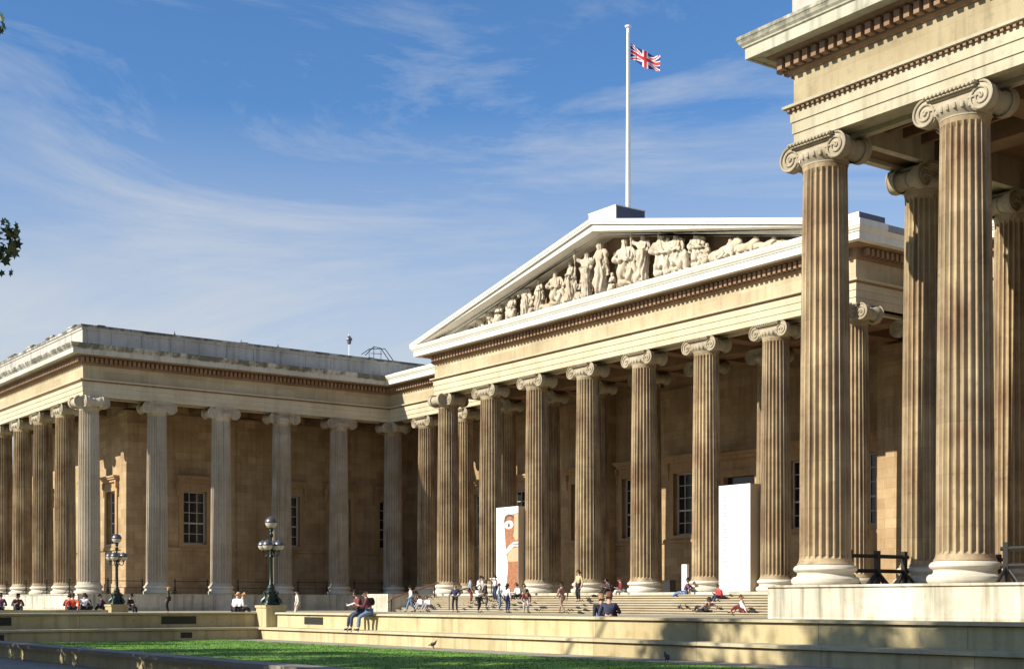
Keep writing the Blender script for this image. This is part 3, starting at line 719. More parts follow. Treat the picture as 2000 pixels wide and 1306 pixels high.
for y, z in ((13.15, TZ), (14.6, step_z(6)), (16.2, step_z(2))): MB().tube([(x, y, z), (x, y, z+.75)], .035, 6).build('post', M['iron'], o)

# ------------------------------------------------------------------ figures grown from a skeleton
def skin_mesh(name, verts, edges, radii, root=0, sub=1):
    me = bpy.data.meshes.new('tmp'); me.from_pydata([tuple(v) for v in verts], edges, []); me.update()
    o = bpy.data.objects.new('tmp', me); C.objects.link(o)
    md = o.modifiers.new('s', 'SKIN'); md.use_smooth_shade = True
    sv = me.skin_vertices[0].data
    for i, r in enumerate(radii):
        rx, ry = r if isinstance(r, tuple) else (r, r)
        sv[i].radius = (rx, ry); sv[i].use_root = (i == root)
    if sub: m2 = o.modifiers.new('u', 'SUBSURF'); m2.levels = sub; m2.render_levels = sub
    dg = bpy.context.evaluated_depsgraph_get(); ev = o.evaluated_get(dg)
    res = bpy.data.meshes.new_from_object(ev); res.name = name
    bpy.data.objects.remove(o); bpy.data.meshes.remove(me)
    res.shade_smooth()
    return res
def ik(a, b, l1, l2, hint):
    a, b, hint = Vector(a), Vector(b), Vector(hint); d = b-a; L_ = min(d.length, (l1+l2)*.999); d.normalize()
    b = a+d*L_; x = (l1*l1-l2*l2+L_*L_)/(2*L_); h = math.sqrt(max(l1*l1-x*x, 0)); p = hint-d*hint.dot(d); p.normalize()
    return a+d*x+p*h, b
POSES = {  # pelvis z, lean deg, side lean, ankles L/R, wrists L/R (local: +y forward), head pitch
 'stand':  (.93, 2, ((.10,.0,.09),(-.10,.03,.09)), ((.27,.06,.84),(-.27,.08,.84)), 0),
 'hips':   (.93, 0, ((.13,.0,.09),(-.12,.0,.09)), ((.20,.20,1.0),(-.20,.16,1.02)), 8),
 'walk':   (.91, 5, ((.09,.30,.10),(-.09,-.28,.14)), ((.25,-.16,.88),(-.25,.24,.92)), 0),
 'reach':  (.92, 12, ((.12,.05,.09),(-.12,-.12,.10)), ((.24,.48,1.20),(-.22,.30,1.05)), 5),
 'camera': (.93, 3, ((.12,.02,.09),(-.12,.0,.09)), ((.10,.26,1.50),(-.10,.26,1.50)), 0),
 'bend':   (.88, 62, ((.12,.06,.09),(-.12,-.05,.09)), ((.16,.55,.62),(-.16,.58,.60)), 20),
 'sit':    (.09, 16, ((.14,.50,-.30),(-.12,.46,-.30)), ((.15,.36,.26),(-.16,.36,.26)), 14),
 'sit_low':(.09, 24, ((.15,.62,-.18),(-.13,.58,-.18)), ((.16,.42,.30),(-.16,.40,.28)), 20),
 'sit_map':(.09, 14, ((.12,.44,-.54),(-.12,.40,-.54)), ((.13,.40,.30),(-.13,.42,.30)), 24),
 'sit_back':(.09, -22, ((.14,.66,-.24),(-.12,.72,-.24)), ((.28,-.34,.06),(-.28,-.34,.06)), 10),
 'floor':  (.10, 10, ((.16,.50,.07),(-.14,.62,.07)), ((.20,.42,.30),(-.26,-.22,.06)), 5),
 'crouch': (.30, 34, ((.15,.12,.09),(-.14,.10,.09)), ((.14,.50,.42),(-.14,.50,.40)), 10),
 'recline':(.12, -52, ((.12,.80,.07),(-.10,.70,.08)), ((.26,-.42,.07),(-.20,.10,.22)), 30),
}
cloth_cache = {}
def cmat(kind, col, **k):
    key = (kind, col)
    if key not in cloth_cache: cloth_cache[key] = plain(kind, col, .85, 0, .15)
    return cloth_cache[key]
SKIN = {'pale': (.56, .34, .24), 'tan': (.40, .22, .13), 'dark': (.14, .07, .045)}
class Skel:
    def __init__(s): s.v = []; s.e = []; s.r = []
    def p(s, v, r, parent=None):
        s.v.append(Vector(v)); s.r.append(r)
        if parent is not None: s.e.append((parent, len(s.v)-1))
        return len(s.v)-1
def joints(pose, h=1.7):
    pz, lean, ank, wri, hp = POSES[pose]; k = h/1.7; la = R(lean)
    up = Vector((0, math.sin(la), math.cos(la))); fw = Vector((0, math.cos(la), -math.sin(la)))
    J = {}; P = Vector((0,0,pz)); J['pelvis'] = P
    J['waist'] = P+up*.16; J['chest'] = P+up*.33; J['neck0'] = P+up*.475
    ha = la*.35+R(hp)*.6; hu = Vector((0, math.sin(ha), math.cos(ha))); hf = Vector((0, math.cos(ha), -math.sin(ha)))
    J['neck1'] = J['neck0']+(up*.5+hu*.5)*.075; J['head'] = J['neck1']+hu*.10+hf*.015; J['crown'] = J['head']+hu*.085; J['hf'] = hf; J['hu'] = hu
    for i, sx in enumerate((1, -1)):
        J['hip', sx] = P+Vector((sx*.095, 0, -.02)); sh = P+up*.43+Vector((sx*.19, 0, 0)); J['sh', sx] = sh
        kn, an = ik(J['hip', sx], ank[i], .43, .42, (sx*.12, 1, .25)); J['kn', sx] = kn; J['an', sx] = an
        el, wr = ik(sh, wri[i], .30, .26, (sx*.6, -.7, -.4)); J['el', sx] = el; J['wr', sx] = wr
        J['toe', sx] = an+Vector((sx*.02, .15, -.05 if pose not in ('recline', 'sit_back') else .05))
    for q in list(J): J[q] = J[q]*k if q not in ('hf', 'hu') else J[q]
    return J, k
def person(pose, loc, yaw, label, shirt=(.7,.7,.7), trousers=(.04,.05,.09), hair=(.03,.02,.015), skin='pale', h=1.7, long_sleeve=True, long_hair=False, group=None, pack=None, shorts=False, hold=None):
    """loc in metres at the feet (standing) or under the seat (sitting); yaw = heading, degrees from +y anticlockwise"""
    J, k = joints(pose, h); t = empty('person', loc, label, 'person', group); t.rotation_euler = (0, 0, R(yaw))
    s = Skel(); pv = s.p(J['pelvis'], .115*k); wa = s.p(J['waist'], .105*k, pv); ch = s.p(J['chest'], .12*k, wa); n0 = s.p(J['neck0'], .07*k, ch); n1 = s.p(J['neck1'], .05*k, n0)
    hd = s.p(J['head'], (.074*k, .088*k), n1); cr_ = s.p(J['crown'], .062*k, hd); s.p(J['head']+(J['hf']*.105-J['hu']*.012)*k, .013*k, hd)
    for sx in (1, -1):
        s.p(J['head']+Vector((sx*.088*k, 0, 0)), .014*k, hd)
        hp_ = s.p(J['hip', sx], .085*k, pv); kn = s.p(J['kn', sx], .055*k, hp_); cf = s.p(J['kn', sx].lerp(J['an', sx], .35), .052*k, kn); an = s.p(J['an', sx], .036*k, cf); s.p(J['toe', sx], .032*k, an)
        sh = s.p(J['sh', sx], .058*k, ch); el = s.p(J['el', sx], .040*k, sh); wr = s.p(J['wr', sx], .026*k, el)
        d = (J['wr', sx]-J['el', sx]).normalized(); side = d.cross(Vector((0,0,1)));
        if side.length < .1: side = Vector((0,1,0))
        side.normalize(); curl = side.cross(d); pc = J['wr', sx]+d*.055*k; pm = s.p(pc, .027*k, wr)
        for f, ln in ((-1.5,.055),(-.5,.072),(.5,.076),(1.5,.064)):
            b0 = pc+(d*.035+side*f*.017)*k; a_ = s.p(b0, .010*k, pm); b_ = s.p(b0+(d*ln*.6+curl*.012)*k, .009*k, a_); s.p(b0+(d*ln+curl*.035)*k, .008*k, b_)
        th = s.p(J['wr', sx]+(d*.035+side*.036*sx)*k, .011*k, wr); s.p(J['wr', sx]+(d*.075+side*.058*sx)*k, .009*k, th)
    def part(nm, sk, mat, sub=1):
        me = skin_mesh(nm, sk.v, sk.e, sk.r, 0, sub); me.materials.append(mat); o = bpy.data.objects.new(nm, me); C.objects.link(o); o.parent = t; return o
    part('body', s, cmat('skin_'+skin, SKIN[skin]))
    q = Skel(); a = q.p(J['waist'].lerp(J['pelvis'], .7), .13*k); b = q.p(J['waist'], .128*k, a); c = q.p(J['chest'], .142*k, b); q.p(J['neck0'].lerp(J['chest'], .12), .078*k, c)
    for sx in (1, -1):
        sh = q.p(J['sh', sx], .075*k, c); e1 = J['el', sx]
        if long_sleeve: el = q.p(e1, .055*k, sh); q.p(J['wr', sx].lerp(e1, .08), .040*k, el)
        else: q.p(J['sh', sx].lerp(e1, .75), .060*k, sh)
    part('jacket' if long_sleeve else 'shirt', q, cmat('cloth', shirt))
    q = Skel(); a = q.p(J['pelvis'], .138*k)
    for sx in (1, -1):
        hp_ = q.p(J['hip', sx], .10*k, a); kn = q.p(J['kn', sx], .075*k, hp_)
        if not shorts: q.p(J['an', sx].lerp(J['kn', sx], .08), .058*k, kn)
    part('trousers', q, cmat('cloth', trousers))
    q = Skel(); hu, hf = J['hu'], J['hf']; a = q.p(J['head']+(hu*.048-hf*.022)*k, (.090*k, .094*k)); q.p(J['head']+(hu*.085+hf*.02)*k, .070*k, a); b = q.p(J['head']-(hf*.050+hu*.02)*k, .070*k, a)
    if long_hair: c = q.p(J['neck1']-hf*.07*k, .055*k, b); q.p(J['neck0']-hf*.10*k-hu*.08*k, .040*k, c)
    part('hair', q, cmat('hair', hair))
    for sx in (1, -1):
        q = Skel(); a = q.p(J['an', sx]-Vector((0,.03,.03))*k, .045*k); q.p(J['toe', sx], .042*k, a); part('shoe', q, cmat('shoe', (.03,.025,.02)))
    m = MB()
    for sx in (1, -1): c = J['head']+(J['hf']*.078+J['hu']*.012)*k+Vector((sx*.030*k, 0, 0)); m.ball(tuple(c), .011*k, 6)
    mo = J['head']+(J['hf']*.082-J['hu']*.045)*k; m.box(mo.x-.022, mo.x+.022, mo.y-.006, mo.y+.006, mo.z-.005, mo.z+.005)
    me = bpy.data.meshes.new('face'); me.from_pydata(m.v, [], m.f); me.materials.append(cmat('shoe', (.03,.025,.02))); o = bpy.data.objects.new('face', me); C.objects.link(o); o.parent = t
    if pack:
        mat_t = t.matrix_basis if False else Matrix.Translation(Vector(loc)) @ Matrix.Rotation(R(yaw), 4, 'Z')
        c = J['chest'] - (Vector((0, 1, 0)))*.20*k
        q = Skel(); a = q.p(c-Vector((0,.0,.14)), .12); b = q.p(c+Vector((0,.01,.04)), .125, a); q.p(c+Vector((0,.02,.20)), .08, b)
        for sx in (1, -1): q.p(J['sh', sx]*.7+J['neck0']*.3+Vector((0,.02,.05)), .022, b)
        me = skin_mesh('backpack', q.v, q.e, q.r); me.materials.append(cmat('cloth', pack)); o = bpy.data.objects.new('backpack', me); C.objects.link(o)
        o.matrix_basis = mat_t; tag(o, pack_label.get(label, 'dark rounded backpack worn by the person sitting on the wall'), 'backpack')
    return t
pack_label = {}

# ------------------------------------------------------------------ people
def on_steps(u, k): y = step_y(k); return (on_y(u, y)*S, y*S, step_z(k)*S)
def at_y(u, y, z): return (on_y(u, y)*S, y*S, z*S)
WH, NAVY, BLK, JEAN, RED, MAROON, GREY, TAN = (.80,.80,.82), (.025,.035,.09), (.015,.014,.018), (.12,.19,.32), (.55,.04,.04), (.16,.03,.035), (.32,.32,.34), (.52,.40,.22)
VS_ = 34     # heading of somebody facing the camera side is about -126 (from +y anticlockwise)
# the two on the near wall
mpos = lambda u: (on_y(u, -6.72)*S, -6.72*S, .995*S)
person('sit_map', mpos(703), 172, 'person in dark red bent over a map, left of the pair on the bench wall', MAROON, (.05,.06,.10), (.05,.03,.02), long_sleeve=False)
pack_label['person in jeans wearing a backpack, right of the pair seated on the bench wall'] = 'black rounded backpack on the back of the right sitter on the bench wall'
person('sit_map', mpos(722), 150, 'person in jeans wearing a backpack, right of the pair seated on the bench wall', (.10,.02,.03), JEAN, (.10,.05,.03), pack=(.015,.012,.02))
# folded map they read
t = MB(); t.add([(-.24,-.15,0),(0,-.16,.03),(0,.16,.03),(-.24,.15,0),(.24,-.15,0),(.24,.15,0),(-.24,-.15,-.004),(0,-.16,.026),(0,.16,.026),(-.24,.15,-.004),(.24,-.15,-.004),(.24,.15,-.004)],[(0,1,2,3),(1,4,5,2),(9,8,7,6),(8,11,10,7)])
p = mpos(708); o = t.build('map', M['banner'], None, 1, loc=(0,0,0)); o.location = (p[0]-.05, p[1]-.48, p[2]+.33); o.rotation_euler = (R(-20), 0, R(160)); tag(o, 'pale unfolded map held by the pair seated on the bench wall', 'map')
TY = 12.4     # strip of terrace in front of the steps
G = 'people about the portico steps'
P = [
 ('walk', at_y(803,TY+.3,TZ), 160, 'person in white shirt and jeans walking at the left end of the steps', WH, JEAN, (.02,.02,.02), {}),
 ('sit', on_steps(818,5), 180, 'person in brown top seated behind two in white at the left of the steps', (.20,.08,.06), NAVY, (.04,.02,.015), {}),
 ('sit_low', on_steps(825,7), 175, 'person in white crouched low on the steps, left of a matching pair', WH, GREY, (.10,.06,.03), {}),
 ('sit_low', on_steps(839,7), 185, 'person in white crouched low on the steps, right of a matching pair', WH, GREY, (.12,.07,.03), {}),
 ('hips', on_steps(889,9), -140, 'person in navy top and black trousers standing alone at the foot of the steps', NAVY, BLK, (.10,.06,.03), {}),
 ('stand', on_steps(918,5), -20, 'person in denim blue jacket with dark hair seen from behind on the upper steps', (.22,.30,.36), MAROON, (.015,.012,.01), {}),
 ('reach', on_steps(934,4), -60, 'person in white with a bag, highest on the steps by the second column', WH, BLK, (.02,.015,.012), {}),
 ('stand', on_steps(943,5), 150, 'person in black and white beside the reaching white figure on the upper steps', (.45,.44,.42), BLK, (.02,.015,.012), {}),
 ('reach', on_steps(934,9), -70, 'person in cream hooded top stretching an arm right, foot of the steps', (.72,.70,.66), BLK, (.70,.68,.62), {}),
 ('stand', on_steps(948,7), -30, 'person in black jacket between the cream hood and the jeans group', BLK, (.05,.05,.06), (.03,.02,.015), {}),
 ('camera', on_steps(968,4), 170, 'person in white top in front of the face banner, on the upper steps', (.82,.76,.78), NAVY, (.02,.015,.012), {}),
 ('stand', on_steps(974,8), -40, 'person in long pale blue coat and jeans in the middle of the step group', (.42,.56,.60), JEAN, (.015,.012,.01), {}),
 ('stand', on_steps(990,9), 10, 'person with long dark hair and long white coat seen from behind at the steps', WH, NAVY, (.012,.01,.01), {'long_hair': True}),
 ('sit', on_steps(1014,2), 175, 'person in white top and black trousers seated below the third column', WH, BLK, (.12,.07,.04), {}),
 ('sit', on_steps(1027,2), 200, 'person in dark olive seated at the foot of the third column base', (.10,.10,.07), BLK, (.04,.03,.02), {}),
 ('bend', on_steps(1027,9), -120, 'person in dark top and patterned trousers bending over at the foot of the steps', MAROON, (.42,.44,.46), (.02,.015,.012), {}),
 ('walk', on_steps(1098,9), 100, 'person in brown with a dark bag walking left at the foot of the steps', (.28,.17,.13), (.30,.20,.15), (.03,.02,.015), {}),
 ('stand', on_steps(1131,4), 180, 'person in beige top and black trousers standing alone by the fourth column', TAN, BLK, (.02,.012,.01), {}),
 ('sit_low', on_steps(1192,0), 170, 'person in dark clothes in the shade between two columns, left of a pair', (.05,.03,.05), BLK, (.02,.015,.012), {}),
 ('sit', on_steps(1216,0), 150, 'person in maroon and white leaning on the fifth column base', MAROON, (.45,.42,.42), (.10,.03,.02), {}),
 ('sit_back', on_steps(1337,1), 120, 'person in purple top and blue jeans lounging below the sixth column', (.13,.06,.12), JEAN, (.02,.015,.02), {}),
 ('sit_low', on_steps(1410,3), 160, 'person in red jacket sitting on the steps below the white banner', RED, NAVY, (.16,.09,.05), {}),
 ('recline', on_steps(1376,8), 80, 'person in grey top lying back on the lower steps', (.25,.19,.19), BLK, (.02,.015,.012), {}),
 ('floor', on_steps(1452,8), 120, 'person in white shirt seated with one arm out, lower right of the steps', WH, MAROON, (.16,.07,.03), {'long_sleeve': True}),
]
for pose, loc, yaw, lab, sh, tr, hr, kw in P: person(pose, loc, yaw, lab, sh, tr, hr, group=G, h=random.uniform(1.62, 1.80), **kw)
# people behind the coping of the lawn wall
person('floor', at_y(1176,-5.5,.80), 60, 'person in black leather jacket, left of a close pair sitting behind the wall coping', BLK, JEAN, (.30,.18,.10))
person('floor', at_y(1189,-5.7,.84), 40, 'person in navy jacket with brown hair, right of a close pair behind the wall coping', (.03,.035,.07), BLK, (.13,.05,.025))
person('sit', at_y(1174,-5.0,.80), 30, 'person in dark clothes half hidden behind the close pair at the wall', (.03,.028,.03), BLK, (.06,.03,.02)) if False else None
FG = 'people along the far wing'
Q = [
 ('stand', at_y(329,-1.8,TZ-.5+.5), 150, 'person in dark green with a white scarf standing before the far podium', (.05,.06,.03), BLK, (.35,.20,.10), {'h': 1.6}),
 ('sit', at_y(459,-4.5,1.0), 20, 'person in white shirt, left of a blond pair sitting left of the nearer lamp', WH, BLK, (.45,.24,.10), {}),
 ('sit', at_y(468,-4.4,1.0), -20, 'person in white shirt, right of a blond pair sitting left of the nearer lamp', WH, BLK, (.42,.22,.09), {}),
 ('stand', at_y(581,2.0,TZ-.35), 160, 'person in cream coat with black hair standing right of the nearer lamp', (.62,.58,.50), (.5,.46,.4), (.012,.012,.01), {}),
]
for pose, loc, yaw, lab, sh, tr, hr, kw in Q: person(pose, loc, yaw, lab, sh, tr, hr, group=FG, **kw)
def far(u, dz=0, x=-9.2): y = on_x(u, x); return (x*S, y*S, (1.0+dz)*S)
person('sit', far(2), 80, 'person in purple cut by the left picture edge on the far low wall', (.12,.05,.10), BLK, (.05,.03,.02), group=FG)
person('sit_low', far(33), -95, 'person with long dark hair seen from behind on the far low wall', (.10,.05,.08), BLK, (.02,.015,.012), group=FG, long_hair=True)
person('sit_low', far(134), 60, 'person in dark red behind the one in orange on the far wall', (.25,.04,.03), BLK, (.03,.02,.015), group=FG)
person('sit_back', far(144), 60, 'person in bright orange top seated on the far wall', (.75,.10,.04), NAVY, (.03,.02,.015), group=FG)
person('sit', far(165), 70, 'person in white shirt seated on the far wall beside one in black', WH, BLK, (.03,.02,.015), group=FG)
person('sit_low', far(174), 110, 'person in black bending forward beside the white shirt on the far wall', BLK, BLK, (.02,.015,.012), group=FG)
person('sit_low', far(206), 150, 'person in dark purple seated just left of the far lamp', (.06,.03,.07), BLK, (.02,.015,.012), group=FG)
person('sit', at_y(251,-4.0,1.0), -60, 'person in black crouched just right of the far lamp pedestal', BLK, BLK, (.02,.015,.02), group=FG)

# ------------------------------------------------------------------ lamps
def lamp(x, y, rz, label):
    t = empty('street_lamp', (x*S, y*S, 1.25*S), label, 'street lamp', 'globe lamps on stone pedestals'); 
    def pt(mb, nm, mat, par=None, sm=40):
        me = bpy.data.meshes.new(nm); me.from_pydata(mb.v, [], mb.f); me.materials.append(mat); me.update(); me.shade_smooth(); me.set_sharp_from_angle(angle=R(sm))
        o = bpy.data.objects.new(nm, me); C.objects.link(o); o.parent = par or t; return o
    pb = MB().box(-.46,.46,-.46,.46,-.9,-.10); pb.box(-.50,.50,-.50,.50,-.10,0); o = pt(pb, 'pedestal', M['low'])
    b = MB().lathe([(.36,0),(.38,.04),(.36,.10),(.27,.16),(.24,.30),(.20,.42),(.21,.50),(.25,.54),(.22,.60),(.15,.66),(.17,.72),(.14,.78),(.11,.84)], 16)
    for i in range(4):          # scrolled fish-like feet
        a = math.pi/2*i+math.pi/4; c, s_ = math.cos(a), math.sin(a)
        b.tube([(c*.40,s_*.40,.07),(c*.36,s_*.36,.20),(c*.26,s_*.26,.30),(c*.24,s_*.24,.44),(c*.31,s_*.31,.52),(c*.27,s_*.27,.58)], [.085,.095,.07,.05,.04,.02], 8)
    pt(b, 'ornate_base', M['lampgreen'])
    pt(MB().lathe([(.10,.80),(.12,.84),(.085,.90),(.078,1.4),(.07,1.95),(.10,2.0),(.10,2.04),(.06,2.10),(.055,2.35),(.09,2.42),(.09,2.48),(.05,2.54),(.045,2.80),(.08,2.86),(.11,2.92),(.06,2.97),(.05,3.05),(.09,3.10),(.08,3.15),(.12,3.20)], 14), 'post', M['lampgreen'])
    ar = MB()
    for i in range(4):
        a = math.pi/2*i+rz; c, s_ = math.cos(a), math.sin(a)
        ar.tube([(c*.05,s_*.05,2.35),(c*.14,s_*.14,2.10),(c*.28,s_*.28,2.03),(c*.36,s_*.36,2.12),(c*.36,s_*.36,2.24)], .025, 6)
        ar.tube([(c*.05,s_*.05,2.30),(c*.17,s_*.17,2.30),(c*.30,s_*.30,2.20)], .016, 6)
    pt(ar, 'bracket', M['lampgreen'])
    def globe(c, r):
        g = pt(MB().ball(c, r, 20, 1., 'bot'), 'globe', M['globe'])
        pt(MB().ball((c[0],c[1],c[2]+.006), r*1.01, 20, .95, 'top'), 'cap', M['globecap'], g)
        rg = MB().lathe([(r*1.0,-.015),(r*1.07,-.01),(r*1.07,.012),(r*1.0,.016)], 24, c, False); rg.ball((c[0],c[1],c[2]+r*1.0), .03, 8)
        rg.lathe([(.05,-r-.04),(.09,-r+.0),(.06,-r+.04)], 10, c)
        pt(rg, 'ring', M['lampgreen'], g)
    for i in range(4): a = math.pi/2*i+rz; globe((.36*math.cos(a), .36*math.sin(a), 2.49), .215)
    globe((0,0,3.44), .25)
    return t
lamp(8.45, -6.5, R(40), 'nearer dark green lamp with globe lanterns, standing at the corner of the lawn wall')
lamp(on_y(228,-6.4), -6.4, R(52), 'farther dark lamp with globe lanterns, in front of the far wing corner')

# ------------------------------------------------------------------ banners
def banner(x0, x1, y0, y1, z1, label, cat='banner'):
    t = empty('banner_tower', ((x0+x1)/2*S, y0*S, ZS*S), label, cat, None)
    MB().box(x0, x1, y0, y1, ZS, zz(z1)).build('panel_box', M['bannerside'], t)
    MB().box(x0+.0, x1, y0-.03, y0-.004, ZS+.02, zz(z1)).build('front_panel', M['banner'], t)
    return t
by = YP-1.0
# white tower right
bx0, bx1 = on_y(1405, by), on_y(1466, by)
t = banner(bx0, bx1, by, by+.95, 4.95, 'tall plain white banner tower with faint vertical lettering between the last two columns')
tx = MB(); rr = random.Random(5); z = zz(1.15); cx = bx0+(bx1-bx0)*.16
words = [7, 1, 5, 1, 9]
for wi, n in enumerate(words):
    for q in range(n):
        hgt = rr.choice([.05,.05,.09]); w_ = .05; y = by-.034
        w_ = .095; hgt *= 2; tx.box(cx, cx+hgt*1.4, y, y+.003, z, z+.035); tx.box(cx, cx+.035, y, y+.003, z+.037, z+w_)
        if rr.random() < .5: tx.box(cx+hgt, cx+hgt+.035, y, y+.003, z+.037, z+w_+.01)
        z += .125
    z += .12
M['fainttext'] = plain('faint_blue_print', (.16,.23,.27), .5)
tx.build('lettering', M['fainttext'], t)
# face banner left
fx0, fx1 = on_y(970, by), on_y(1013, by)
t = banner(fx0, fx1, by, by+.95, 4.90, 'white banner tower printed with a brown carved face, by the third column')
M['face'] = plain('printed_terracotta', (.30,.125,.06), .55, 0, .3); M['face2'] = plain('printed_pale_tan', (.50,.33,.19), .55); M['face3'] = plain('printed_dark_line', (.10,.06,.04), .55)
w = fx1-fx0; yf = by-.034
def fp(px, py): return (fx0+w*(px-80)/(385-80), yf, zz(4.90)-(py-60)/(1250-60)*4.86)
def flat(nm, pts, mat, dy): MB().add([(fp(*p)[0], yf-dy, fp(*p)[2]) for p in pts], [tuple(range(len(pts)))]).build(nm, mat, t)
flat('printed_face', [(190,250),(200,190),(245,160),(300,165),(384,150),(384,1240),(225,1240),(232,1050),(245,900),(235,780),(215,690),(205,500),(195,350)], M['face'], 0)
flat('printed_brow', [(192,240),(212,185),(250,158),(295,170),(330,205),(325,235),(290,200),(250,190),(215,225),(200,300)], M['face3'], .004)
el_ = lambda cx, cy, rx, ry, n=18: [(cx+rx*math.cos(2*math.pi*i/n), cy+ry*math.sin(2*math.pi*i/n)) for i in range(n)]
flat('printed_eye', el_(258,308,62,58), M['banner'], .006); flat('printed_pupil', el_(258,315,16,30), M['face3'], .01)
flat('printed_nose', [(330,170),(384,160),(384,520),(350,530),(320,470),(335,330)], M['face2'], .004)
flat('printed_stripe', [(220,655),(260,600),(320,550),(384,548),(384,570),(325,572),(270,625),(225,680)], M['banner'], .006)
flat('printed_stripe', [(222,690),(262,640),(325,585),(384,590),(384,612),(328,608),(280,655),(228,712)], M['banner'], .006)
flat('printed_line', [(222,684),(264,630),(322,576),(384,574),(384,586),(325,582),(268,636)], M['face3'], .009)
flat('printed_chin', [(235,730),(290,640),(384,625),(384,820),(250,820)], M['face2'], .004)
# small white sign post and bin on the stylobate
x = on_y(1339, YP-.6); o = empty('sign_post', (x*S, (YP-.6)*S, ZS*S), 'slim white information pillar beside the sixth column', 'sign'); MB().box(x-.17,x+.17,YP-.7,YP-.55,ZS,zz(1.35)).build('panel', M['banner'], o); MB().box(x-.2,x+.2,YP-.75,YP-.5,ZS,zz(.05)).build('foot', M['iron'], o)
x = on_y(1307, YP-.3); o = empty('litter_bin', (x*S, (YP-.3)*S, ZS*S), 'black square box on the portico floor left of the white pillar', 'box'); MB().box(x-.26,x+.26,YP-.5,YP-.1,ZS+.02,zz(.55)).build('body', M['iron'], o); MB().box(x-.28,x+.28,YP-.52,YP-.08,zz(.552),zz(.60)).build('lid', M['iron'], o)
# bags on steps
for u, k, lab in ((1160,2,'dark bag lying high on the steps right of the beige figure'),(1150,4,'small dark bag in the middle of the steps'),(1143,8,'dark bag low on the steps left of the seated pair'),(1132,9,'dark bag at the foot of the steps, nearest the wall'),(1471,8,'dark rucksack beside the person in white shirt, lower right')):
    l = on_steps(u, k); q = Skel(); a = q.p((-.16,0,.07), .07); b = q.p((0,0,.09), .09, a); q.p((.17,.02,.06), .06, b)
    me = skin_mesh('bag', q.v, q.e, q.r); me.materials.append(cmat('cloth', BLK)); o = bpy.data.objects.new('bag', me); C.objects.link(o); o.location = l; tag(o, lab, 'bag')

# ------------------------------------------------------------------ pigeons
def pigeon(loc, yaw, label):
    t = empty('pigeon', loc, label, 'bird'); t.rotation_euler = (0,0,R(yaw))
    q = Skel(); a = q.p((0,0,.15), (.055,.06)); b = q.p((0,.07,.18), .045, a); c = q.p((0,.10,.235), .025, b); d = q.p((0,.115,.27), .026, c); q.p((0,.155,.262), .006, d); e = q.p((0,-.09,.13), (.035,.025), a); q.p((0,-.19,.10), (.03,.008), e)
    me = skin_mesh('body', q.v, q.e, q.r); me.materials.append(cmat('feathers', (.05,.05,.06))); o = bpy.data.objects.new('body', me); C.objects.link(o); o.parent = t
    for sx in (1,-1):
        q = Skel(); a = q.p((sx*.025,0,.11), .010); b = q.p((sx*.025,.01,.01), .006, a); q.p((sx*.03,.05,.006), .005, b)
        me = skin_mesh('leg', q.v, q.e, q.r, 0, 0); me.materials.append(cmat('bird_leg', (.4,.12,.08))); o = bpy.data.objects.new('leg', me); C.objects.link(o); o.parent = t
        w_ = Skel(); a = w_.p((sx*.052,.05,.17), .03); b = w_.p((sx*.056,-.04,.155), (.03,.012), a); w_.p((sx*.03,-.14,.125), .012, b)
        me = skin_mesh('wing', w_.v, w_.e, w_.r); me.materials.append(cmat('feathers_grey', (.09,.09,.11))); o = bpy.data.objects.new('wing', me); C.objects.link(o); o.parent = t
pigeon((on_y(846,-7.5)*S, -7.5*S, .004), -60, 'dark pigeon on the paving left of centre, close to the bench wall')
pigeon((on_y(1302,-8.2)*S, -8.2*S, .004), 70, 'dark pigeon on the paving at the lower right, by the lawn edge')
pigeon(on_steps(1327,7), 20, 'small dark pigeon on the lower steps, left of another')
pigeon(on_steps(1341,7), 200, 'small dark pigeon on the lower steps, right of another')

# ------------------------------------------------------------------ flag and roof fittings
t = empty('flagpole', (0, 18.9*S, zz(18.8)*S), 'tall white flagpole on the ridge behind the pediment top', 'flagpole')
px, py = on_y(1227, 18.9), 18.9
MB().lathe([(.135,18.6+ZS),(.13,21+ZS),(.085,29.92+ZS)], 14, (px,py,0)).build('pole', M['pole'], t, smooth=40)
MB().lathe([(.02,zz(29.92)),(.17,zz(29.94)),(.18,zz(30.02)),(.02,zz(30.08))], 12, (px,py,0)).build('finial', M['pole'], t)
MB().tube([(px+.12,py-.1,zz(20)),(px+.13,py-.1,zz(29.6))], .012, 5).build('halyard', M['iron'], t)
ex = Vector((math.cos(R(YAW)), math.sin(R(YAW)), 0))   # wind direction across the slope of the forecourt
FW, FH = 1.95, .92; nx, ny = 40, 20
m, nt_, b = new_mat('flag_cloth'); b.inputs['Roughness'].default_value = .8
cols = {'flag_blue': (.015,.03,.16), 'flag_white': (.82,.80,.80), 'flag_red': (.62,.03,.04)}
fm = [plain(k_, v_, .8) for k_, v_ in cols.items()]
mb = MB(); vs = []
for j in range(ny+1):
    for i in range(nx+1):
        a, b_ = i/nx, j/ny; drop = -.62*a-.12*math.sin(a*3)-.05*a*b_; wv = .13*math.sin(a*9+b_*1.5)*a
        sq = 1-.08*math.sin(a*8)
        q = Vector((px, py, 0))+ex*(.12+a*FW*.80)+Vector((-ex.y, ex.x, 0))*wv
        vs.append((q.x, q.y, zz(29.12)-(1-b_)*FH*(.93*sq)+drop+.07*math.sin(a*11+b_*2)*a))
mb.v = vs
def ujcol(a, b_):
    x, y = (a-.5)*2*1.0, (b_-.5)*1.0   # field 2 x 1
    if abs(x) < .10 or abs(y) < .10: return 2
    if abs(x) < .18 or abs(y) < .17: return 1
    d = abs(abs(y)*2-abs(x))/math.sqrt(5)
    if d < .045: return 2
    if d < .11: return 1
    return 0
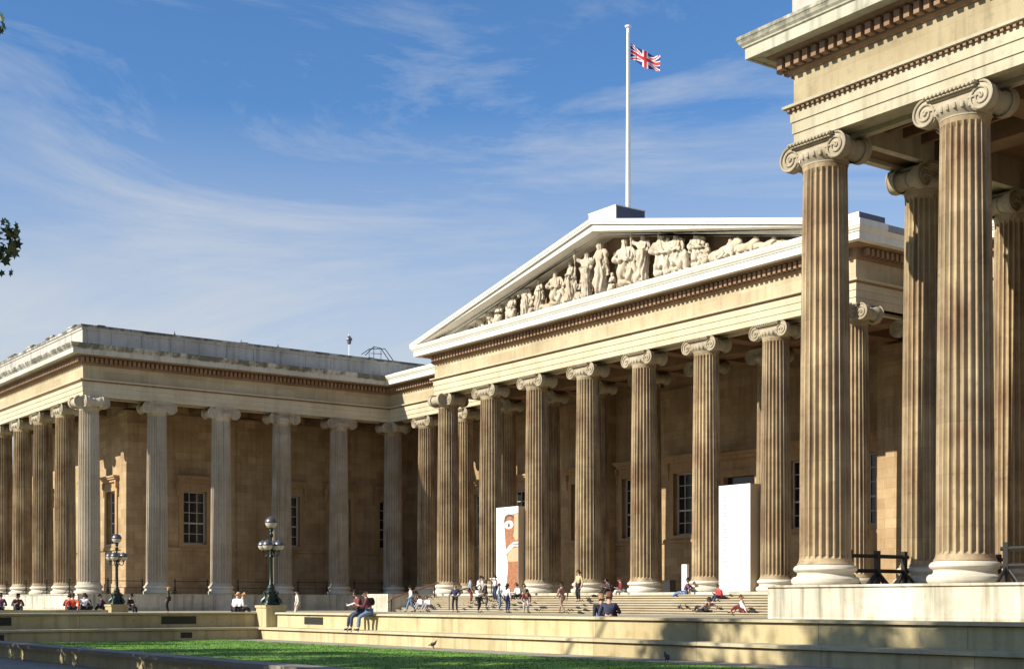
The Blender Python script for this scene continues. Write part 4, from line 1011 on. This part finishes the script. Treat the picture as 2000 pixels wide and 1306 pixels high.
for j in range(ny):
    for i in range(nx): mb.f.append((j*(nx+1)+i, j*(nx+1)+i+1, (j+1)*(nx+1)+i+1, (j+1)*(nx+1)+i)); mb.m.append(ujcol((i+.5)/nx, (j+.5)/ny))
o = mb.build('flag', fm, None, smooth=60, loc=(px*S, py*S, zz(28.5)*S)); tag(o, 'red white and blue crossed flag blowing from the top of the pole', 'flag')
# roof vane, hooped ladder, small pins on the far wing
ry = 14.5; x = -30; yv = on_x(682, x)
t = empty('roof_lantern', (x*S, yv*S, zz(15.2)*S), 'small lantern light on a stalk above the far wing parapet', 'lamp')
MB().tube([(x,yv,zz(15.2)),(x,yv,zz(17.75))], .035, 6).build('stalk', M['pole'], t)
MB().lathe([(.02,17.7+ZS),(.13,17.75+ZS),(.17,18.0+ZS),(.24,18.02+ZS),(.20,18.12+ZS),(.05,18.32+ZS),(.02,18.45+ZS)], 8, (x,yv,0)).build('head', M['globecap'], t)
t = empty('roof_ladder', (-31*S, 20*S, zz(15.2)*S), 'hooped metal ladder rail above the far wing parapet near the portico', 'ladder')
x = -30.0
def rp(u, v, xx=x): y = on_x(u, xx); a = R(YAW); tt = (u-U0)/F0; k_ = (xx-CX)/(-math.sin(a)+math.cos(a)*tt); return (xx, y, CZ+(V0-v)/F0*k_)
MB().tube([rp(706,692), rp(722,681), rp(752,681), rp(768,704)], .03, 6).build('outer_hoop', M['iron'], t)
MB().tube([rp(713,694,x-.8), rp(730,677,x-.8), rp(744,680,x-.8), rp(760,704,x-.8)], .03, 6).build('inner_hoop', M['iron'], t)
for u, v0, v1 in ((721,681,698),(730,676,699),(744,683,700)): MB().tube([rp(u,v0), rp(u,v1+8)], .022, 5).build('stay', M['iron'], t)
MB().tube([rp(724,690), rp(746,691)], .022, 5).build('cross_bar', M['iron'], t)
for u, hh, lab in ((341,.30,'tiny pin with a bird-like knob on the far parapet, left one'),(471,.26,'tiny pin on the far parapet, middle one'),(543,.28,'tiny pin on the far parapet, right one')):
    x = -28.9; y = on_x(u, x); o = empty('roof_pin', (x*S, y*S, zz(16.6)*S), lab, 'pin'); MB().tube([(x,y,zz(16.6)),(x,y,zz(16.62+hh))], .022, 5).build('rod', M['iron'], o); MB().ball((x,y,zz(16.72)), .07, 8).build('clamp', M['iron'], o)

# ------------------------------------------------------------------ pediment statues
from mathutils import noise
def statue(kind, u, h, label, yaw=180, extra=None):
    y = YP-E-.05; x = on_y(u, y); z = zz(15.5)
    s = Skel(); k = h*S
    def b(v, r, p=None): return s.p(Vector(v)*k, r*k if not isinstance(r, tuple) else (r[0]*k, r[1]*k), p)
    if kind == 'stand':        # draped, weight on one leg; unit height
        pv = b((0,0,.52), .105); wa = b((.01,0,.63), .082, pv); ch = b((.01,0,.74), .115, wa); nk = b((.01,.01,.83), .045, ch); hd = b((.015,.02,.90), (.058,.066), nk); b((.015,.015,.955), .045, hd)
        th = b((.0,.02,.36), .105, pv); sn = b((-.01,.02,.18), .095, th); b((0,.01,.03), .11, sn); f = b((.06,.09,.02), .04, sn)
        for sx in (1,-1):
            sh = b((sx*.12+.01,0,.775), .05, ch)
            if sx == (extra or 1): e = b((sx*.19,.05,.66), .036, sh); w_ = b((sx*.13,.15,.60), .028, e); b((sx*.10,.18,.62), .022, w_)
            else: e = b((sx*.19,.02,.62), .038, sh); w_ = b((sx*.20,.08,.50), .030, e); b((sx*.20,.09,.44), .045, w_); 
        cl = b((-.10,-.03,.60), .05, pv); b((-.15,-.03,.35), .05, cl)
    elif kind == 'staff':
        pv = b((0,0,.52), .12); wa = b((0,0,.63), .09, pv); ch = b((0,0,.74), .11, wa); nk = b((0,.01,.83), .045, ch); hd = b((0,.02,.90), (.058,.064), nk); b((0,.0,.96), .05, hd)
        th = b((0,.02,.34), .10, pv); sn = b((0,.02,.16), .09, th); b((0,.01,.02), .105, sn)
        sh = b((.12,0,.78), .05, ch); e = b((.22,.04,.82), .036, sh); w_ = b((.25,.08,.94), .026, e); b((.25,.08,1.03), .016, w_); m_ = b((.25,.08,.5), .014, w_); b((.25,.08,.02), .014, m_)
        sh = b((-.12,0,.77), .05, ch); e = b((-.17,.04,.64), .036, sh); b((-.10,.12,.60), .028, e)
    elif kind == 'seat':       # seated, draped knees
        pv = b((0,0,.36), .13); wa = b((0,0,.50), .105, pv); ch = b((0,0,.66), .12, wa); nk = b((0,.02,.81), .055, ch); hd = b((0,.035,.90), (.072,.078), nk); b((0,.02,.965), .055, hd)
        seat = b((0,-.05,.22), .17, pv); b((0,-.05,.05), .19, seat)
        for sx in (1,-1):
            kn = b((-.36,.06+sx*.09,.38+.03*sx), .085, pv); sn = b((-.40,.07+sx*.09,.20), .07, kn); ft = b((-.42,.08+sx*.10,.03), .06, sn); b((-.52,.08+sx*.10,.02), .03, ft)
            sh = b((sx*.16,0,.74), .065, ch); e = b((sx*.24,.06,.58), .05, sh); w_ = b((-.22,.12+sx*.10,.52), .036, e); b((-.30,.12+sx*.08,.50), .03, w_)
        a = b((-.22,.14,.26), .10, pv); b((-.26,.16,.08), .09, a)
    elif kind == 'kneel':
        pv = b((0,0,.35), .16); ch = b((-.04,.02,.60), .15, pv); nk = b((-.08,.04,.75), .06, ch); hd = b((-.12,.05,.86), (.085,.09), nk); b((-.12,.05,.94), .06, hd)
        for sx in (1,-1):
            kn = b((-.18+sx*.08,.16,.26+.06*sx), .11, pv); b((-.10+sx*.10,.18,.05), .08, kn)
            sh = b((-.05+sx*.15,.02,.66), .06, ch); e = b((-.16+sx*.14,.08,.52), .05, sh); b((-.28+sx*.05,.12,.56), .04, e)
        r = b((.18,-.02,.18), .13, pv); b((.30,0,.06), .09, r)
        if extra == 'wing': w1 = b((.14,-.06,.80), .07, ch); w2 = b((.20,-.06,1.0), .05, w1); w3 = b((.26,-.05,.62), .08, w1); b((.34,-.04,.28), .05, w3)
    elif kind == 'climb':
        pv = b((.10,0,.52), .14); ch = b((-.14,.02,.74), .14, pv); nk = b((-.28,.03,.82), .06, ch); hd = b((-.38,.04,.86), (.08,.085), nk); b((-.44,.04,.90), .05, hd)
        for sx in (1,-1):
            kn = b((.10+sx*.14,.14,.30), .10, pv); an = b((.22+sx*.18,.08,.06), .07, kn); b((.16+sx*.18,.15,.04), .05, an)
            sh = b((-.18,.04+sx*.08,.70), .06, ch); e = b((-.34+sx*.10,.12,.48), .05, sh); b((-.42+sx*.12,.14,.20), .045, e)
    elif kind == 'lie':
        pv = b((.0,0,.30), .22); ch = b((-.55,.02,.48), .22, pv); nk = b((-.78,.03,.66), .09, ch); hd = b((-.88,.05,.82), (.13,.13), nk); b((-.90,.05,.92), .08, hd)
        for sx in (1,-1):
            kn = b((.55,.05+sx*.08,.38+.14*sx), .16, pv); an = b((1.05,.05+sx*.06,.16), .10, kn); b((1.22,.06+sx*.06,.14), .06, an)
            sh = b((-.58,.06+sx*.12,.52), .10, ch); e = b((-.70+sx*.15,.2,.28), .08, sh); b((-.45+sx*.2,.24,.16), .06, e)
    elif kind == 'beast':
        pv = b((.45,0,.52), .24); ch = b((-.30,.0,.56), .28, pv); nk = b((-.58,.05,.74), .18, ch); hd = b((-.78,.10,.80), .17, nk); b((-1.0,.14,.68), .10, hd)
        for sx in (1,-1):
            b((-.70+0*sx,.1+sx*.08,.98), .05, hd); f = b((-.42,.08+sx*.10,.28), .10, ch); b((-.50,.12+sx*.10,.06), .07, f)
            f = b((.60,.06+sx*.12,.30), .13, pv); b((.50,.10+sx*.12,.06), .08, f)
        tl = b((.80,0,.40), .06, pv); b((1.05,.05,.16), .04, tl)
    elif kind == 'rock':
        a = b((0,0,.35), .38); c = b((-.7,0,.30), .30, a); b((-1.3,0,.2), .18, c); d = b((.7,0,.42), .30, a); b((1.2,.1,.30), .16, d)
    me = skin_mesh('statue', s.v, s.e, s.r, 0, 3)
    fold = .020*k if kind in ('stand', 'staff', 'seat') else .012*k
    ofs = Vector((u*.13, 0, 0))
    nv = len(me.vertices); co = np.empty(nv*3); no = np.empty(nv*3); me.vertices.foreach_get('co', co); me.vertex_normals.foreach_get('vector', no)
    co = co.reshape(-1, 3); no = no.reshape(-1, 3); X_, Y_, Z_ = co.T/k; o0 = u*.37
    wob = np.sin(X_*9+o0)+np.sin(Y_*11+Z_*5+o0*2)+np.sin(Z_*7.3-X_*6+o0)
    an = np.arctan2(Y_, X_+1e-6); lo = np.clip((.84-Z_)*3, 0, 1) if kind in ('stand', 'staff', 'seat', 'kneel') else np.full(nv, .35)
    fl_ = np.sin(an*11+wob*2.2+Z_*3)*(.35+.65*lo)+.45*np.sin(Z_*34+an*4+wob*2.5)*np.clip((.86-Z_)*4, 0, 1)*.8   # hanging and cross folds
    rg_ = np.sin(X_*31+o0)*np.sin(Y_*29+1)*np.sin(Z_*33+o0)
    co = co+no*((fold*fl_+.012*k*rg_+.006*k*wob)[:, None]); me.vertices.foreach_set('co', co.reshape(-1)); me.update()
    me.materials.append(M['statue']); o = bpy.data.objects.new('statue', me); C.objects.link(o)
    o.location = (x*S, y*S, z*S-.02); o.rotation_euler = (0, 0, R(yaw)); tag(o, label, 'statue', 'carved figures in the pediment')
    return o
ST = [
 ('rock', 882, .38, 'low carved mass at the extreme left point of the pediment', 180, None),
 ('lie', 907, .62, 'small crawling stone figure near the left point of the pediment', 180, None),
 ('climb', 934, 1.15, 'crouching stone figure climbing to the right, third from the left of the pediment', 0, None),
 ('climb', 953, 1.42, 'leaning stone figure stretching upward, left of the winged one', 0, None),
 ('kneel', 974, 1.40, 'kneeling stone figure with raised arm just left of the winged one', 180, None),
 ('kneel', 1000, 1.72, 'winged kneeling stone figure in the left half of the pediment', 180, 'wing'),
 ('stand', 1026, 1.95, 'standing bare stone figure with arms to its head, right of the winged one', 200, 1),
 ('kneel', 1040, 1.05, 'small crouching stone figure between two standing ones, left half of the pediment', 150, None),
 ('stand', 1054, 1.98, 'draped stone figure holding up a large cloth, left half of the pediment', 170, -1),
 ('lie', 1070, .75, 'low reclining stone figure at the feet of the left seated one', 180, None),
 ('seat', 1086, 2.15, 'seated stone figure leaning left, before the scroll bearer', 195, None),
 ('stand', 1116, 2.45, 'draped stone figure with stacked tablets, left of the helmeted one', 160, -1),
 ('kneel', 1132, 1.30, 'low carved figure between the tablet bearer and the helmeted one', 200, None),
 ('staff', 1147, 2.72, 'helmeted stone figure holding a staff left of the tallest statue', 190, None),
 ('stand', 1175, 2.92, 'tallest draped stone woman under the apex of the pediment', 175, 1),
 ('kneel', 1196, 1.15, 'low carved globe and drapery at the feet of the tallest statue', 160, None),
 ('seat', 1222, 2.70, 'large seated stone figure right of the apex of the pediment', 190, None),
 ('lie', 1240, .70, 'low carved figure lying between the large seated one and the rod bearer', 180, None),
 ('staff', 1257, 2.70, 'slender standing stone figure with a tall rod right of the large seated one', 185, None),
 ('seat', 1292, 2.42, 'seated stone figure with a harp, left of a matching seated one', 200, None),
 ('stand', 1306, 2.10, 'half hidden standing stone figure between two seated ones, right half of the pediment', 170, 1),
 ('seat', 1322, 2.25, 'seated stone figure with a lyre and raised arm, right half of the pediment', 185, None),
 ('kneel', 1343, 1.35, 'kneeling stone figure left of the plumed hat, right half of the pediment', 210, None),
 ('seat', 1362, 1.95, 'seated stone figure in a plumed hat, last upright one on the right', 190, None),
 ('kneel', 1382, 1.20, 'low stone figure leaning back beside the plumed hat', 150, None),
 ('lie', 1400, 1.12, 'reclining stone figure with a broad shield-like back on the right', 180, None),
 ('beast', 1422, 1.0, 'carved lion-like animal nearest the reclining figure', 180, None),
 ('beast', 1442, .92, 'carved animal with raised head, second from the reclining figure', 0, None),
 ('beast', 1461, .80, 'carved animal pair in the narrowing right side of the pediment', 180, None),
 ('beast', 1480, .68, 'small carved animal in the right corner, before the last one', 0, None),
 ('beast', 1500, .55, 'tiny carved animal furthest right with its head up', 180, None),
 ('rock', 1526, .42, 'low carved shell mass in the right point of the pediment', 180, None),
]
for a in ST: statue(a[0], a[1], a[2], a[3], a[4], a[5])

# ------------------------------------------------------------------ plane trees left of the camera
def tree(x, y, rx, z0, z1, n, label, seed, twigs=()):
    small = z1 < 6
    rg = np.random.default_rng(seed); x *= S; y *= S; rx *= S; z0 *= S; z1 *= S
    t = empty('added_shade_shrub' if small else 'plane_tree', (x, y, 0), label, 'shrub' if small else 'tree', None)
    tr = MB(); tr.tube([(x,y,0),(x+.1,y,.8 if small else 2.5),(x-.1,y+.1,z0+(.8 if small else 1.5)),(x+.2,y,(z0+z1)/2),(x,y,z1-(1 if small else 2))], [(.12 if small else .55),(.10 if small else .42),(.09 if small else .34),(.07 if small else .20),.04], 12)
    tips = []
    for i in range(22):
        a = i*2.4; f = .1+.75*i/22; zb = z0+(z1-z0)*f*.8; ln = rx*(.95-.5*abs(f-.35)); e = (x+math.cos(a)*ln, y+math.sin(a)*ln, min(zb+ln*.45, z1-.5)); mid = (x+math.cos(a)*ln*.45, y+math.sin(a)*ln*.45, zb+ln*.12)
        tr.tube([(x,y,zb-.4), mid, e], [.03,.02,.012] if small else [.13,.08,.025], 6); tips += [e, mid]
    for tw in twigs: tr.tube([(x,y,tw[2]-2.0), ((x*.4+tw[0]*.6), (y*.4+tw[1]*.6), tw[2]+.5), tw], [.12,.05,.012], 6)
    me = bpy.data.meshes.new('trunk'); me.from_pydata((np.array(tr.v)-np.array([x,y,0])).tolist(), [], tr.f); me.materials.append(M['bark']); me.shade_smooth(); o = bpy.data.objects.new('trunk', me); C.objects.link(o); o.parent = t
    # leaf clumps
    cl = []; zc, hz_ = (z0+z1)/2, (z1-z0)/2
    while len(cl) < 120:
        p = rg.uniform(-1, 1, 3); r = np.linalg.norm(p)
        if .35 < r < 1: cl.append((x+p[0]*rx*.9, y+p[1]*rx*.9, zc+p[2]*hz_*.93, rg.uniform(.7, 1.5)))
    pos = []; 
    for i in range(n):
        c = cl[rg.integers(len(cl))]; d = rg.normal(0, .38, 3)*c[3]*(.6 if small else 1); pos.append((c[0]+d[0], c[1]+d[1], c[2]+d[2]*.7))
    for tw in twigs:
        for i in range(30): d = rg.normal(0, .17, 3); pos.append((tw[0]+d[0], tw[1]+d[1], tw[2]+d[2]*1.2))
    pos = np.array(pos); N_ = len(pos)
    sh = np.array([(0,-.5),(.22,-.28),(.55,-.30),(.34,0),(.52,.34),(.16,.26),(0,.62),(-.16,.26),(-.52,.34),(-.34,0),(-.55,-.30),(-.22,-.28)])
    sz = rg.uniform(.14, .26, N_); a1 = rg.normal(0, 1, (N_, 3)); a1 /= np.linalg.norm(a1, axis=1)[:, None]; b1 = rg.normal(0, 1, (N_, 3)); b1 -= a1*(a1*b1).sum(1)[:, None]; b1 /= np.linalg.norm(b1, axis=1)[:, None]
    vv = pos[:, None, :]+sz[:, None, None]*(sh[None, :, 0:1]*a1[:, None, :]+sh[None, :, 1:2]*b1[:, None, :])-np.array([x, y, 0])
    me = bpy.data.meshes.new('crown'); me.from_pydata(vv.reshape(-1, 3).tolist(), [], np.arange(N_*12).reshape(-1, 12).tolist()); me.materials.append(M['leaf'])
    o = bpy.data.objects.new('crown', me); C.objects.link(o); o.parent = t
def ray(u, v, k): a = R(YAW); tt = (u-U0)/F0; return ((CX+k*(-math.sin(a)+math.cos(a)*tt))*S, (CY+k*(math.cos(a)+math.sin(a)*tt))*S, (CZ+(V0-v)/F0*k)*S)
tree(19.3, -29.8, 6.3, 3.0, 10.6, 15000, 'plane tree whose dark twigs reach in at the left picture edge', 1, [ray(4, 492, 27), ray(20, 468, 27), ray(-12, 52, 27)])
tree(27, -33, 6.2, 4.0, 18.2, 30000, 'plane tree out of view casting dappled shade on the right of the bench wall', 2)
tree(40.5, -32.5, 4.4, 3.6, 12.5, 12000, 'slim plane tree between the viewpoint and the shaded lawn', 5)
tree(33.5, -36, 6.0, 6.0, 20.8, 52000, 'plane tree behind the viewpoint shading the lower right wall', 3)
tree(6, -31, 7.0, 3.0, 11.0, 12000, 'plane tree further left outside the picture', 4)
for i, (x, y) in enumerate(((13,-25.2),(17.5,-25.4),(22,-25.3),(26.3,-25.8),(30.5,-26.6),(34.5,-28.1),(38.5,-29.2))):  # shrubs added out of view to throw shade on the south wall
    tree(x, y, 2.6, .5, 4.9, 5200, 'added leafy shrub outside the picture, put there to shade the foreground wall, number %s from the west' % ['one','two','three','four','five','six','seven'][i], 20+i)
